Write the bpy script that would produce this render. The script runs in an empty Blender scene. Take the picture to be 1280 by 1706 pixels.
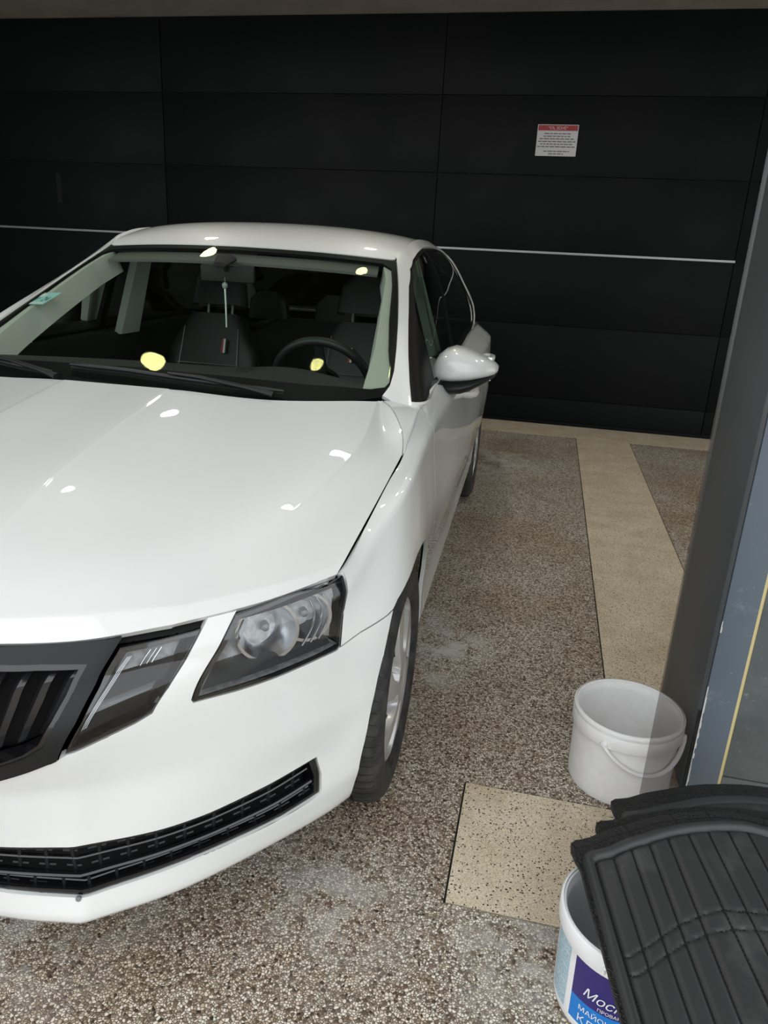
import bpy, bmesh, math, random
import numpy as np
from mathutils import Vector, Matrix
from mathutils.geometry import delaunay_2d_cdt
random.seed(7); rng = np.random.default_rng(5)
C = bpy.context.scene.collection
sc = bpy.context.scene

# ------------------------------------------------------------------ camera
cd = bpy.data.cameras.new('camera'); cam = bpy.data.objects.new('camera', cd); C.objects.link(cam)
cd.sensor_fit = 'AUTO'; cd.sensor_width = 36.0; cd.lens = 1216.55*36.0/1706.0
cd.clip_start = .02; cd.clip_end = 200
cam.matrix_world = (Matrix.Translation((0, 0, 1.33909)) @ Matrix.Rotation(.2029267, 4, 'Z')
                    @ Matrix.Rotation(1.2406089, 4, 'X') @ Matrix.Rotation(.0529891, 4, 'Z'))
sc.camera = cam
# ------------------------------------------------------------------ sky, exposure
sc.view_settings.view_transform = 'Standard'; sc.view_settings.look = 'None'
sc.view_settings.gamma = 1; sc.view_settings.use_curve_mapping = False
sc.view_settings.exposure = 1.0
try: sc.cycles.use_denoising = True
except Exception: pass
w = bpy.data.worlds.new('overcast_sky'); sc.world = w; w.use_nodes = True
nt = w.node_tree; nt.nodes.clear()
wo = nt.nodes.new('ShaderNodeOutputWorld'); bg = nt.nodes.new('ShaderNodeBackground')
tc = nt.nodes.new('ShaderNodeTexCoord'); sp = nt.nodes.new('ShaderNodeSeparateXYZ')
cr = nt.nodes.new('ShaderNodeValToRGB'); mp = nt.nodes.new('ShaderNodeMapRange')
nt.links.new(tc.outputs['Generated'], sp.inputs[0]); nt.links.new(sp.outputs['Z'], mp.inputs[0])
mp.inputs[1].default_value = -.1; mp.inputs[2].default_value = 1
nt.links.new(mp.outputs[0], cr.inputs[0]); nt.links.new(cr.outputs[0], bg.inputs[0]); nt.links.new(bg.outputs[0], wo.inputs[0])
cr.color_ramp.elements[0].position = .0; cr.color_ramp.elements[0].color = (.80, .83, .85, 1)
cr.color_ramp.elements[1].position = .8; cr.color_ramp.elements[1].color = (.86, .89, .91, 1)
bg.inputs[1].default_value = 1.15
LAMP_EMIT = 66.0

# ------------------------------------------------------------------ materials
MATS = {}
def mat(name, col, rough=.5, metal=0., coat=0., coat_rough=.03, spec=.5, alpha=1.):
    if name in MATS: return MATS[name]
    m = bpy.data.materials.new(name); m.use_nodes = True
    b = m.node_tree.nodes['Principled BSDF']
    b.inputs['Base Color'].default_value = (*col, 1); b.inputs['Roughness'].default_value = rough
    b.inputs['Metallic'].default_value = metal; b.inputs['Coat Weight'].default_value = coat
    b.inputs['Coat Roughness'].default_value = coat_rough; b.inputs['Specular IOR Level'].default_value = spec
    MATS[name] = m; return m
def nodes(m): return m.node_tree.nodes, m.node_tree.links, m.node_tree.nodes['Principled BSDF']
def noise(m, scale, detail=4, rough=.55, coord='Object'):
    N, L, b = nodes(m); t = N.new('ShaderNodeTexCoord'); n = N.new('ShaderNodeTexNoise')
    n.inputs['Scale'].default_value = scale; n.inputs['Detail'].default_value = detail; n.inputs['Roughness'].default_value = rough
    L.new(t.outputs[coord], n.inputs['Vector']); return n
def ramp(m, src, stops):
    N, L, b = nodes(m); r = N.new('ShaderNodeValToRGB'); e = r.color_ramp.elements
    while len(e) < len(stops): e.new(.5)
    for i, (p, c) in enumerate(stops): e[i].position = p; e[i].color = (*c, 1) if len(c) == 3 else c
    L.new(src, r.inputs[0]); return r
def mixc(m, fac, a, b_, mode='MIX'):
    N, L, b = nodes(m); x = N.new('ShaderNodeMix'); x.data_type = 'RGBA'; x.blend_type = mode
    for k, v in ((0, fac), (6, a), (7, b_)):
        if isinstance(v, (int, float)): x.inputs[k].default_value = v
        elif isinstance(v, tuple): x.inputs[k].default_value = (*v, 1) if len(v) == 3 else v
        else: L.new(v, x.inputs[k])
    return x.outputs[2]
def bump(m, h, strength=.3, dist=.002):
    N, L, b = nodes(m); u = N.new('ShaderNodeBump'); u.inputs['Strength'].default_value = strength
    u.inputs['Distance'].default_value = dist; L.new(h, u.inputs['Height']); L.new(u.outputs[0], b.inputs['Normal']); return u
def glass(name, tint, refl=.04, rough=0., gcol=(1, 1, 1), flat=None):
    m = bpy.data.materials.new(name); m.use_nodes = True; N = m.node_tree.nodes; L = m.node_tree.links; N.clear()
    o = N.new('ShaderNodeOutputMaterial'); mx = N.new('ShaderNodeMixShader'); t = N.new('ShaderNodeBsdfTransparent'); g = N.new('ShaderNodeBsdfGlossy')
    f = N.new('ShaderNodeFresnel'); f.inputs[0].default_value = 1.5; ad = N.new('ShaderNodeMath'); ad.operation = 'MULTIPLY'; ad.inputs[1].default_value = refl/.04
    ad.use_clamp = True
    t.inputs[0].default_value = (*tint, 1); g.inputs[0].default_value = (*gcol, 1); g.inputs[1].default_value = rough
    L.new(f.outputs[0], ad.inputs[0]); L.new(ad.outputs[0], mx.inputs[0]) if flat is None else setattr(mx.inputs[0], 'default_value', flat); L.new(t.outputs[0], mx.inputs[1]); L.new(g.outputs[0], mx.inputs[2]); L.new(mx.outputs[0], o.inputs[0])
    MATS[name] = m; return m

PAINT = mat('white_paint', (.745, .76, .748), .42, 0, 1., .015)
BLACK = mat('black_gloss', (.006, .006, .007), .18, 0, .6, .05)
SATIN = mat('black_satin', (.009, .010, .011), .42, spec=.35)
MATTE = mat('black_matte', (.008, .008, .009), .75)
DARKIN = mat('dark_cavity', (.004, .004, .004), .9)
FRIT = mat('screen_border', (.006, .006, .007), .55, spec=.12)
WTRIM = mat('window_trim_black', (.006, .006, .007), .5, spec=.10)
RUBBER = mat('tyre_rubber', (.018, .018, .019), .62)
_n = noise(RUBBER, 22, 5); MATS['tyre_rubber'].node_tree.links.new(ramp(RUBBER, _n.outputs[0], [(.4, (.014, .014, .015)), (.68, (.05, .05, .048))]).outputs[0], nodes(RUBBER)[2].inputs['Base Color'])
SILVER = mat('wheel_silver', (.48, .48, .47), .32, .35, .4, .1)
CHROME = mat('reflector_chrome', (.62, .64, .66), .16, 1.)
CHROMEROUGH = mat('reflector_satin', (.42, .44, .46), .3, .85)
LGREY = mat('lamp_grey', (.23, .24, .25), .35, .3)
CABIN = mat('cabin_black', (.012, .013, .013), .6)
LEATHER = mat('seat_leather', (.016, .017, .018), .48)
TRIM = mat('pale_trim', (.50, .51, .46), .7)
LINER = mat('head_lining', (.13, .13, .122), .85)
TAG_R = mat('tag_red', (.42, .03, .04), .6); TAG_W = mat('tag_white', (.75, .75, .73), .6)
WSGLASS = glass('windscreen_glass', (.80, .87, .82), .0042, 0., (.90, .98, .42))
SIDEGLASS = glass('side_glass', (.48, .60, .55), .05)
LENS = glass('lamp_lens', (.93, .94, .95), .052)
SMOKED = glass('smoked_glass', (.70, .69, .69), .03, .25, (.9, .9, .9), .05)

# ------------------------------------------------------------------ mesh helpers
def link(name, me, m=None, parent=None):
    o = bpy.data.objects.new(name, me); C.objects.link(o)
    if m is not None:
        for x in (m if isinstance(m, (list, tuple)) else [m]): me.materials.append(x)
    if parent is not None: o.parent = parent
    return o
def mesh(name, V, F, m=None, parent=None, smooth=True, N=None, mi=None, angle=None):
    me = bpy.data.meshes.new(name); me.from_pydata([tuple(map(float, v)) for v in V], [], [tuple(int(i) for i in f) for f in F]); me.update()
    if smooth: me.polygons.foreach_set('use_smooth', [True]*len(me.polygons))
    if mi is not None: me.polygons.foreach_set('material_index', [int(i) for i in mi])
    if N is not None: me.normals_split_custom_set_from_vertices([tuple(map(float, n)) for n in N])
    elif smooth and angle is not None:
        try: me.set_sharp_from_angle(angle=math.radians(angle))
        except Exception: pass
    return link(name, me, m, parent)
class MB:
    def __init__(s): s.V = []; s.F = []; s.I = []
    def add(s, V, F, mi=0):
        k = len(s.V); s.V += [tuple(v) for v in V]; s.F += [tuple(k+i for i in f) for f in F]; s.I += [mi]*len(F)
    def box(s, a, b, mi=0, M=None):
        V = [(x, y, z) for x in (a[0], b[0]) for y in (a[1], b[1]) for z in (a[2], b[2])]
        if M is not None: V = [tuple(M @ Vector(v)) for v in V]
        s.add(V, [(0, 1, 3, 2), (4, 6, 7, 5), (0, 4, 5, 1), (2, 3, 7, 6), (0, 2, 6, 4), (1, 5, 7, 3)], mi)
    def tube(s, P, r, n=10, mi=0, caps=True, flat=1.0):
        P = [np.array(p, float) for p in P]; V = []; F = []
        r = r if isinstance(r, (list, tuple)) else [r]*len(P)
        ref = np.array([0, 0, 1.]) ; 
        for i, p in enumerate(P):
            t = P[min(i+1, len(P)-1)]-P[max(i-1, 0)]; t /= np.linalg.norm(t)+1e-12
            a = np.cross(t, ref)
            if np.linalg.norm(a) < .1: a = np.cross(t, np.array([1., 0, 0]))
            a /= np.linalg.norm(a); b = np.cross(a, t)
            for k in range(n):
                q = 2*math.pi*k/n; V.append(p+r[i]*(math.cos(q)*a+flat*math.sin(q)*b))
        for i in range(len(P)-1):
            for k in range(n): F.append((i*n+k, i*n+(k+1) % n, (i+1)*n+(k+1) % n, (i+1)*n+k))
        if caps: F.append(tuple(range(n))[::-1]); F.append(tuple(range((len(P)-1)*n, len(P)*n)))
        s.add(V, F, mi)
    def lathe(s, prof, n=48, M=None, mi=0, close=False):
        V = []; F = []
        for (r, z) in prof:
            for k in range(n):
                q = 2*math.pi*k/n; v = Vector((r*math.cos(q), r*math.sin(q), z)); V.append(tuple(M @ v) if M is not None else tuple(v))
        L = len(prof)
        for i in range(L if close else L-1):
            j = (i+1) % L
            for k in range(n): F.append((i*n+k, i*n+(k+1) % n, j*n+(k+1) % n, j*n+k))
        s.add(V, F, mi)
    def grid(s, G, mi=0):
        G = np.asarray(G); a, b = G.shape[:2]
        s.add(G.reshape(-1, 3), [(i*b+j, (i+1)*b+j, (i+1)*b+j+1, i*b+j+1) for i in range(a-1) for j in range(b-1)], mi)
    def build(s, name, m, parent=None, smooth=True, angle=35, bevel=0, seg=2):
        o = mesh(name, s.V, s.F, m, parent, smooth, None, s.I, angle)
        bm = bmesh.new(); bm.from_mesh(o.data); bmesh.ops.recalc_face_normals(bm, faces=bm.faces)
        if bevel: bmesh.ops.bevel(bm, geom=[e for e in bm.edges if e.is_manifold and e.calc_face_angle(0) > .5], offset=bevel, segments=seg, affect='EDGES', profile=.6)
        bm.to_mesh(o.data); bm.free()
        if smooth:
            o.data.polygons.foreach_set('use_smooth', [True]*len(o.data.polygons))
            o.data.set_sharp_from_angle(angle=math.radians(angle))
        return o
def boxo(name, a, b, m, parent=None, bevel=0): 
    x = MB(); x.box(a, b); return x.build(name, m, parent, bevel > 0, 35, bevel)
def empty(name, loc=(0, 0, 0), rz=0, parent=None):
    o = bpy.data.objects.new(name, None); C.objects.link(o); o.location = loc; o.rotation_euler = (0, 0, rz); o.empty_display_size = .05
    if parent: o.parent = parent
    return o
def tag(o, label=None, cat=None, group=None, kind=None):
    for k, v in (('label', label), ('category', cat), ('group', group), ('kind', kind)):
        if v: o[k] = v
    return o
def text_mesh(s, size=1., align='LEFT', shear=0.):
    cu = bpy.data.curves.new('lettering', 'FONT'); cu.body = s; cu.size = size; cu.align_x = align; cu.shear = shear; cu.resolution_u = 3
    o = bpy.data.objects.new('lettering', cu); C.objects.link(o)
    dg = bpy.context.evaluated_depsgraph_get(); me = o.evaluated_get(dg).to_mesh()
    V = np.array([v.co[:] for v in me.vertices]).reshape(-1, 3); F = [tuple(p.vertices) for p in me.polygons]
    o.evaluated_get(dg).to_mesh_clear(); bpy.data.objects.remove(o); bpy.data.curves.remove(cu); return V, F

# ------------------------------------------------------------------ car body skins (metres, car frame)
# ---- lower body: rows = levels (bottom to top), columns = stations round the car from nose centre to tail centre
LOW=[
# L0 underside edge
[(0,-.70,.185),(.2,-.695,.185),(.33,-.69,.185),(.45,-.655,.185),(.56,-.575,.185),(.68,-.42,.185),(.735,-.33,.185),(.78,-.20,.185),(.80,0,.185),(.80,.25,.185),(.80,.5,.185),(.80,1.0,.185),(.80,1.7,.185),(.80,2.2,.185),(.80,2.686,.19),(.79,3.1,.22),(.74,3.4,.25),(.5,3.58,.26),(0,3.65,.26)],
# L1 lip bottom
[(0,-.80,.20),(.2,-.795,.20),(.33,-.787,.20),(.43,-.772,.20),(.565,-.662,.20),(.70,-.505,.20),(.792,-.378,.20),(.833,-.285,.20),(.838,0,.20),(.838,.25,.205),(.836,.5,.205),(.834,1.0,.21),(.834,1.7,.21),(.834,2.2,.21),(.84,2.686,.22),(.82,3.1,.25),(.77,3.4,.28),(.5,3.66,.29),(0,3.72,.29)],
# L2 intake bottom / sill crease
[(0,-.805,.265),(.2,-.80,.263),(.32,-.783,.26),(.435,-.755,.258),(.565,-.657,.26),(.70,-.523,.268),(.797,-.395,.28),(.855,-.30,.285),(.858,0,.29),(.862,.25,.29),(.862,.5,.29),(.862,1.0,.29),(.862,1.7,.29),(.862,2.2,.29),(.868,2.686,.31),(.845,3.1,.33),(.79,3.4,.36),(.52,3.69,.37),(0,3.75,.37)],
# L3 intake top
[(0,-.82,.355),(.2,-.81,.358),(.32,-.788,.36),(.42,-.757,.36),(.56,-.668,.36),(.694,-.523,.36),(.79,-.40,.365),(.867,-.315,.38),(.872,0,.40),(.866,.25,.40),(.862,.5,.40),(.862,1.0,.40),(.864,1.7,.40),(.866,2.2,.40),(.88,2.686,.42),(.86,3.1,.42),(.80,3.4,.44),(.53,3.70,.44),(0,3.757,.44)],
# L4 bulge crease
[(0,-.86,.485),(.2,-.848,.483),(.33,-.798,.48),(.44,-.748,.475),(.568,-.655,.468),(.70,-.53,.46),(.795,-.415,.46),(.876,-.30,.48),(.887,0,.52),(.877,.25,.52),(.872,.5,.52),(.882,1.0,.52),(.892,1.7,.52),(.893,2.2,.52),(.896,2.686,.54),(.87,3.1,.56),(.805,3.4,.57),(.53,3.69,.57),(0,3.745,.57)],
# L5 lamp bottom
[(0,-.872,.57),(.2,-.86,.57),(.34,-.82,.57),(.452,-.768,.58),(.585,-.652,.60),(.70,-.536,.605),(.798,-.405,.61),(.877,-.27,.62),(.893,0,.65),(.886,.25,.65),(.881,.5,.65),(.894,1.0,.65),(.907,1.7,.66),(.906,2.2,.67),(.903,2.686,.69),(.875,3.1,.71),(.81,3.4,.72),(.54,3.66,.72),(0,3.71,.72)],
# L6 lamp upper / shoulder crease
[(0,-.845,.675),(.2,-.83,.675),(.345,-.79,.675),(.47,-.725,.69),(.625,-.595,.70),(.715,-.50,.705),(.797,-.375,.72),(.825,-.2,.785),(.862,.0,.858),(.861,.25,.885),(.860,.5,.90),(.870,1.0,.912),(.876,1.7,.922),(.88,2.2,.925),(.882,2.686,.93),(.868,3.1,.935),(.81,3.4,.93),(.54,3.66,.93),(0,3.73,.94)],
# L7 hood edge / belt line
[(0,-.795,.735),(.2,-.785,.735),(.345,-.75,.736),(.49,-.695,.742),(.643,-.56,.75),(.72,-.465,.753),(.783,-.372,.757),(.794,-.21,.798),(.806,-.02,.845),(.817,.13,.88),(.813,.42,.953),(.815,1.0,.972),(.81,1.7,.99),(.798,2.2,1.0),(.785,2.686,1.005),(.765,3.1,1.01),(.72,3.4,1.0),(.54,3.62,.985),(0,3.71,.985)],
]
# ---- glass house: rows = base to roof edge, columns = windscreen centre, round to rear window centre
UP=[
[(0,.21,.975),(.2,.205,.972),(.38,.23,.967),(.55,.30,.960),(.705,.415,.957),(.813,.40,.953),(.816,.7,.962),(.815,1.0,.972),(.81,1.35,.982),(.81,1.7,.99),(.798,2.2,1.0),(.785,2.686,1.005),(.77,3.0,1.01),(.73,3.25,1.01),(.60,3.50,1.0),(.3,3.57,1.0),(0,3.58,1.0)],
[(0,.455,1.095),(.19,.455,1.092),(.365,.485,1.088),(.53,.56,1.082),(.682,.72,1.082),(.736,.715,1.10),(.766,.95,1.10),(.775,1.12,1.105),(.775,1.4,1.11),(.778,1.7,1.115),(.775,2.2,1.12),(.765,2.686,1.12),(.75,2.95,1.12),(.695,3.13,1.11),(.57,3.31,1.11),(.28,3.36,1.115),(0,3.37,1.115)],
[(0,.705,1.213),(.185,.71,1.21),(.35,.745,1.206),(.505,.82,1.20),(.645,.955,1.203),(.682,.98,1.215),(.712,1.12,1.22),(.731,1.25,1.225),(.738,1.45,1.23),(.742,1.7,1.235),(.74,2.2,1.235),(.727,2.6,1.23),(.71,2.8,1.22),(.67,2.97,1.21),(.53,3.10,1.22),(.26,3.13,1.23),(0,3.14,1.235)],
[(0,.93,1.308),(.18,.938,1.305),(.335,.972,1.30),(.48,1.03,1.292),(.605,1.105,1.285),(.638,1.16,1.305),(.655,1.27,1.33),(.665,1.37,1.353),(.664,1.52,1.368),(.667,1.75,1.378),(.665,2.2,1.375),(.645,2.55,1.345),(.625,2.7,1.32),(.57,2.82,1.31),(.49,2.90,1.315),(.24,2.92,1.325),(0,2.93,1.33)],
[(0,1.105,1.368),(.175,1.11,1.366),(.32,1.128,1.362),(.46,1.16,1.355),(.578,1.20,1.347),(.588,1.25,1.372),(.592,1.32,1.393),(.594,1.42,1.413),(.592,1.57,1.428),(.588,1.8,1.435),(.575,2.2,1.43),(.555,2.5,1.395),(.54,2.6,1.38),(.515,2.68,1.37),(.45,2.73,1.375),(.22,2.75,1.39),(0,2.76,1.395)],
]
def smooth_screen(T,sag=.013):
    for j,nx in enumerate((0,.06,.13,.20,.27)):
        a=np.array(T[0][j]);b=np.array(T[4][j]);c=b-a;n=np.array([nx,-c[2],c[1]]);n/=np.linalg.norm(n)
        for k,f in ((1,.262),(2,.54),(3,.80)):
            q=a+c*f+n*sag*4*f*(1-f); T[k][j]=tuple(q.tolist())
smooth_screen(UP)
def knots(A,axis):
    d=np.linalg.norm(np.diff(A,axis=axis),axis=-1)
    d=d.mean(axis=1-axis)
    return np.concatenate([[0],np.cumsum(d)])
def hermite(A,t,tq,breaks=()):
    # A (n,...) values at knots t ; break = index where tangents are one-sided (crease)
    n=len(t); A=np.asarray(A,float)
    sl=(A[1:]-A[:-1])/(t[1:]-t[:-1]).reshape((-1,)+(1,)*(A.ndim-1))
    mL=np.empty_like(A);mR=np.empty_like(A)
    for i in range(n):
        if i==0: mL[i]=mR[i]=sl[0]
        elif i==n-1: mL[i]=mR[i]=sl[-1]
        elif i in breaks: mL[i]=sl[i-1];mR[i]=sl[i]
        else:
            h0=t[i]-t[i-1];h1=t[i+1]-t[i]
            mL[i]=mR[i]=(sl[i-1]*h1+sl[i]*h0)/(h0+h1)
    k=np.clip(np.searchsorted(t,tq,side='right')-1,0,n-2)
    h=(t[k+1]-t[k]); u=((tq-t[k])/h); sh=(-1,)+(1,)*(A.ndim-1)
    u=u.reshape(sh);h=h.reshape(sh)
    return (2*u**3-3*u**2+1)*A[k]+(u**3-2*u**2+u)*h*mR[k]+(-2*u**3+3*u**2)*A[k+1]+(u**3-u**2)*h*mL[k+1]
class Skin:
    def __init__(s,T,sb=(),vb=(),ds=.012,dv=.012):
        A=np.array(T,float).transpose(1,0,2)  # stations, levels
        s.ts=knots(A,0); s.tv=knots(A,1)
        s.ns=int(s.ts[-1]/ds)+1; s.nv=int(s.tv[-1]/dv)+1
        s.S=np.linspace(0,s.ts[-1],s.ns); s.V=np.linspace(0,s.tv[-1],s.nv)
        B=hermite(A,s.ts,s.S,sb).transpose(1,0,2)
        s.G=hermite(B,s.tv,s.V,vb).transpose(1,0,2)   # ns,nv,3
        gs=np.gradient(s.G,axis=0);gv=np.gradient(s.G,axis=1)
        # symmetric across centre: tangent in X only at ends
        N=np.cross(gs,gv); N/=np.linalg.norm(N,axis=-1,keepdims=True)+1e-12
        N[0,:,0]=0; N[-1,:,0]=0; N/=np.linalg.norm(N,axis=-1,keepdims=True)+1e-12
        s.N=N; s.vb=vb
    def at(s,q,arr=None):
        arr=s.G if arr is None else arr
        q=np.atleast_2d(q); a=np.clip(q[:,0]/s.ts[-1]*(s.ns-1),0,s.ns-1.0001); b=np.clip(q[:,1]/s.tv[-1]*(s.nv-1),0,s.nv-1.0001)
        i=a.astype(int);j=b.astype(int);f=(a-i)[:,None];g=(b-j)[:,None]
        return (1-f)*(1-g)*arr[i,j]+f*(1-g)*arr[i+1,j]+(1-f)*g*arr[i,j+1]+f*g*arr[i+1,j+1]
low=Skin(LOW,sb=(3,),vb=(1,2,4,6))
up=Skin(UP,sb=(4,),vb=())

# outlines on the skins, in metres along / up the skin
TR = {
'grille_right': [[0.472,0.7414],[0.4666,0.6578],[0.4564,0.5621],[0.4337,0.4695]],
'grille_bottom': [[0.4337,0.4695],[0.39,0.45],[0.343,0.4315]],
'gopen_top': [[0.4422,0.7144],[0.3829,0.728],[0.3289,0.7342]],
'gopen_right': [[0.4422,0.7144],[0.4362,0.6473],[0.4261,0.5813],[0.4109,0.5163]],
'gopen_bottom': [[0.4109,0.5163],[0.3844,0.4945],[0.3484,0.4791]],
'lamp_out': [[0.4768,0.7407],[0.5315,0.7384],[0.5861,0.7406],[0.5868,0.6646],[0.5851,0.5796],[0.5757,0.5157],[0.5511,0.5041],[0.5104,0.4945],[0.4452,0.4799],[0.4638,0.5582],[0.4725,0.6469]],
'lamp_in': [[0.4898,0.7227],[0.5369,0.7207],[0.5835,0.7244],[0.5821,0.6653],[0.5819,0.5902],[0.5802,0.5346],[0.5646,0.5189],[0.5091,0.5092],[0.4536,0.4926],[0.4736,0.5758],[0.4834,0.652]],
'hl_out': [[0.6378,0.7573],[0.7674,0.7684],[0.9601,0.7576],[0.9645,0.7347],[0.9494,0.6187],[0.9494,0.5105],[0.943,0.5036],[0.906,0.5036],[0.8216,0.5006],[0.7353,0.5013],[0.6494,0.5057],[0.6443,0.5137],[0.6407,0.6369]],
'hl_in': [[0.6567,0.7383],[0.7768,0.7478],[0.9055,0.759],[0.9537,0.7362],[0.944,0.67],[0.9432,0.5184],[0.9052,0.5146],[0.8208,0.5128],[0.7335,0.5136],[0.6578,0.5138],[0.655,0.6341]],
'in_top': [[0.9068,0.2582],[0.8062,0.2472],[0.6967,0.2411],[0.5835,0.2426],[0.4637,0.2439],[0.3208,0.2511]],
'in_bot': [[0.3032,0.1492],[0.3598,0.1459],[0.4519,0.1399],[0.5219,0.1445],[0.6336,0.1487],[0.7422,0.1505],[0.8312,0.1487],[0.9104,0.151],[0.9151,0.2024]],
'seam': [[0.9497,0.5074],[0.9969,0.5176],[1.075,0.5175],[1.0974,0.5195]],
'ws_right': [[0.6683,0.0197],[0.6905,0.0601],[0.7029,0.1186],[0.7098,0.2178],[0.71,0.3359],[0.7071,0.479],[0.7004,0.6515],[0.6964,0.7601]],
'frit_right': [[0.6152,0.0639],[0.6531,0.0735],[0.67,0.0943],[0.6777,0.1301],[0.6756,0.2548],[0.6688,0.4292],[0.6584,0.6224],[0.6455,0.7091],[0.6102,0.7377]],
'frit_bl': [[0.5419,0.0719],[0.2935,0.0824]],
'dlo_front': [[0.7763,0.0105],[0.7739,0.0679],[0.7785,0.1446],[0.7849,0.2358],[0.7853,0.3564],[0.7901,0.5102],[0.8318,0.6357],[1.0028,0.693],[1.1726,0.7008],[1.3724,0.7023]],
'bline': [[1.373,0.6963],[1.2572,0.4764],[1.426,0.2003],[1.4285,0.0743]],
'sticker': [[-0.6801,0.3358],[-0.733,0.3635],[-0.5723,0.4173],[-0.5323,0.3523]],
'arch_front': [[0.9552,0.0093],[1.0194,0.0851],[1.0236,0.1131],[1.0289,0.1409],[1.0331,0.1713],[1.0388,0.202],[1.0453,0.2331],[1.049,0.2663],[1.05,0.3021],[1.0516,0.3385],[1.0554,0.372],[1.0591,0.3973],[1.0648,0.4218],[1.0711,0.4463],[1.0769,0.4716],[1.085,0.4964],[1.0964,0.5192],[1.1188,0.5299],[1.1475,0.5331],[1.176,0.5351],[1.206,0.5346],[1.2361,0.5332],[1.266,0.5315],[1.2957,0.5292],[1.3249,0.5267],[1.3537,0.5242],[1.3821,0.522],[1.41,0.5193],[1.4372,0.5147],[1.464,0.5079],[1.4902,0.4991],[1.5157,0.4885],[1.5406,0.4756],[1.5647,0.4603],[1.5877,0.4423],[1.6096,0.4218],[1.6298,0.3991],[1.648,0.3747],[1.6642,0.3493],[1.6779,0.3223],[1.6888,0.2942],[1.6972,0.2658],[1.7035,0.2386],[1.7077,0.2123],[1.7098,0.1865],[1.71,0.1609],[1.7081,0.1341],[1.7046,0.1067],[1.6996,0.0795],[1.6936,0.0069]],
'arch_rear': [[3.7022,0.0055],[3.6929,0.0727],[3.6858,0.0997],[3.681,0.1272],[3.6784,0.1543],[3.6781,0.1795],[3.6801,0.2044],[3.6843,0.2295],[3.6908,0.2552],[3.6995,0.2818],[3.7103,0.3087],[3.7232,0.335],[3.7381,0.3599],[3.7549,0.381],[3.7736,0.4],[3.7939,0.4177],[3.8157,0.4337],[3.839,0.4479],[3.8636,0.4603],[3.8892,0.4707],[3.9159,0.4792],[3.9433,0.4858],[3.9714,0.4905],[3.9999,0.4932],[4.0287,0.494],[4.0576,0.4929],[4.0864,0.4898],[4.1149,0.4847],[4.1429,0.4776],[4.1703,0.4686],[4.1969,0.4576],[4.2226,0.4448],[4.2471,0.4301],[4.2704,0.4138],[4.2923,0.3959],[4.3126,0.3768],[4.3313,0.3565],[4.3481,0.3355],[4.3631,0.314],[4.3761,0.2916],[4.387,0.2679],[4.3957,0.2421],[4.4023,0.2133],[4.4065,0.1824],[4.4085,0.1514],[4.4082,0.1227],[4.4056,0.0946],[4.4007,0.0629],[4.3936,0.0003]],
'gap_front': [[1.8103,0.7431],[1.7381,0.6759],[1.7277,0.6172],[1.7308,0.5254],[1.7485,0.3985],[1.7744,0.2655],[1.7921,0.1666],[1.7952,0.0743]],
'gap_b': [[2.7834,0.7452],[2.8075,0.6736],[2.8174,0.5347],[2.8174,0.3468],[2.7975,0.1666]],
'gap_rear': [[3.9771,0.7424],[3.907,0.6655],[3.777,0.556],[3.6569,0.4541],[3.5769,0.3464],[3.5169,0.2471],[3.4769,0.1676]],
'bumper_rear': [[4.4026,0.143],[4.5084,0.2721],[4.6574,0.4137],[4.7642,0.4819]]}
MATD = {"top":[[0.208,1.189],[0.243,1.21],[0.279,1.242],[0.316,1.267],[0.355,1.295],[0.398,1.319],[0.44,1.337],[0.481,1.351],[0.521,1.359]],"bot":[[0.262,0.883],[0.297,0.892],[0.335,0.902],[0.371,0.911],[0.411,0.922],[0.466,0.936],[0.503,0.946],[0.54,0.956],[0.576,0.965]],"seam1":[[0.252,0.986],[0.298,1.029],[0.347,1.079],[0.39,1.11],[0.427,1.132],[0.474,1.14],[0.508,1.144]],"seam2":[[0.262,0.954],[0.289,0.98],[0.32,1.013],[0.354,1.044],[0.398,1.075],[0.436,1.093],[0.498,1.106]],"outer":[[0.185,1.25],[0.204,1.276],[0.297,1.322],[0.483,1.434],[0.591,1.474]]}
CE = 0.3
STAINS = [(-.23, 2.42, .20, .9), (-.37, 2.62, .12, .8), (-.25, 2.18, .14, .5), (-.36, 2.02, .14, .5), (.10, 1.19, .22, .6), (-.36, 5.2, .55, .7), (-.95, 1.05, .35, .5), (-.33, 1.2, .25, .45)]
LAMPS = [(-2.5, 3.16, 'ceiling downlight in the nearer row, over the left of the bay'), (-.70, 3.25, 'ceiling downlight in the nearer row, over the right of the bay'), (-2.63, 4.78, 'ceiling downlight in the second row, over the left of the bay'), (-.93, 4.53, 'ceiling downlight in the second row, over the right of the bay'), (.95, 3.22, 'added ceiling downlight in the nearer row, brightening the pale floor strip'), (.95, 4.60, 'ceiling downlight in the second row, over the pale floor strip')]  # nearer lamp over the pale strip is added to brighten strip and pails
# ------------------------------------------------------------------ room
def structure(o): o['kind'] = 'structure'; return o
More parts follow.
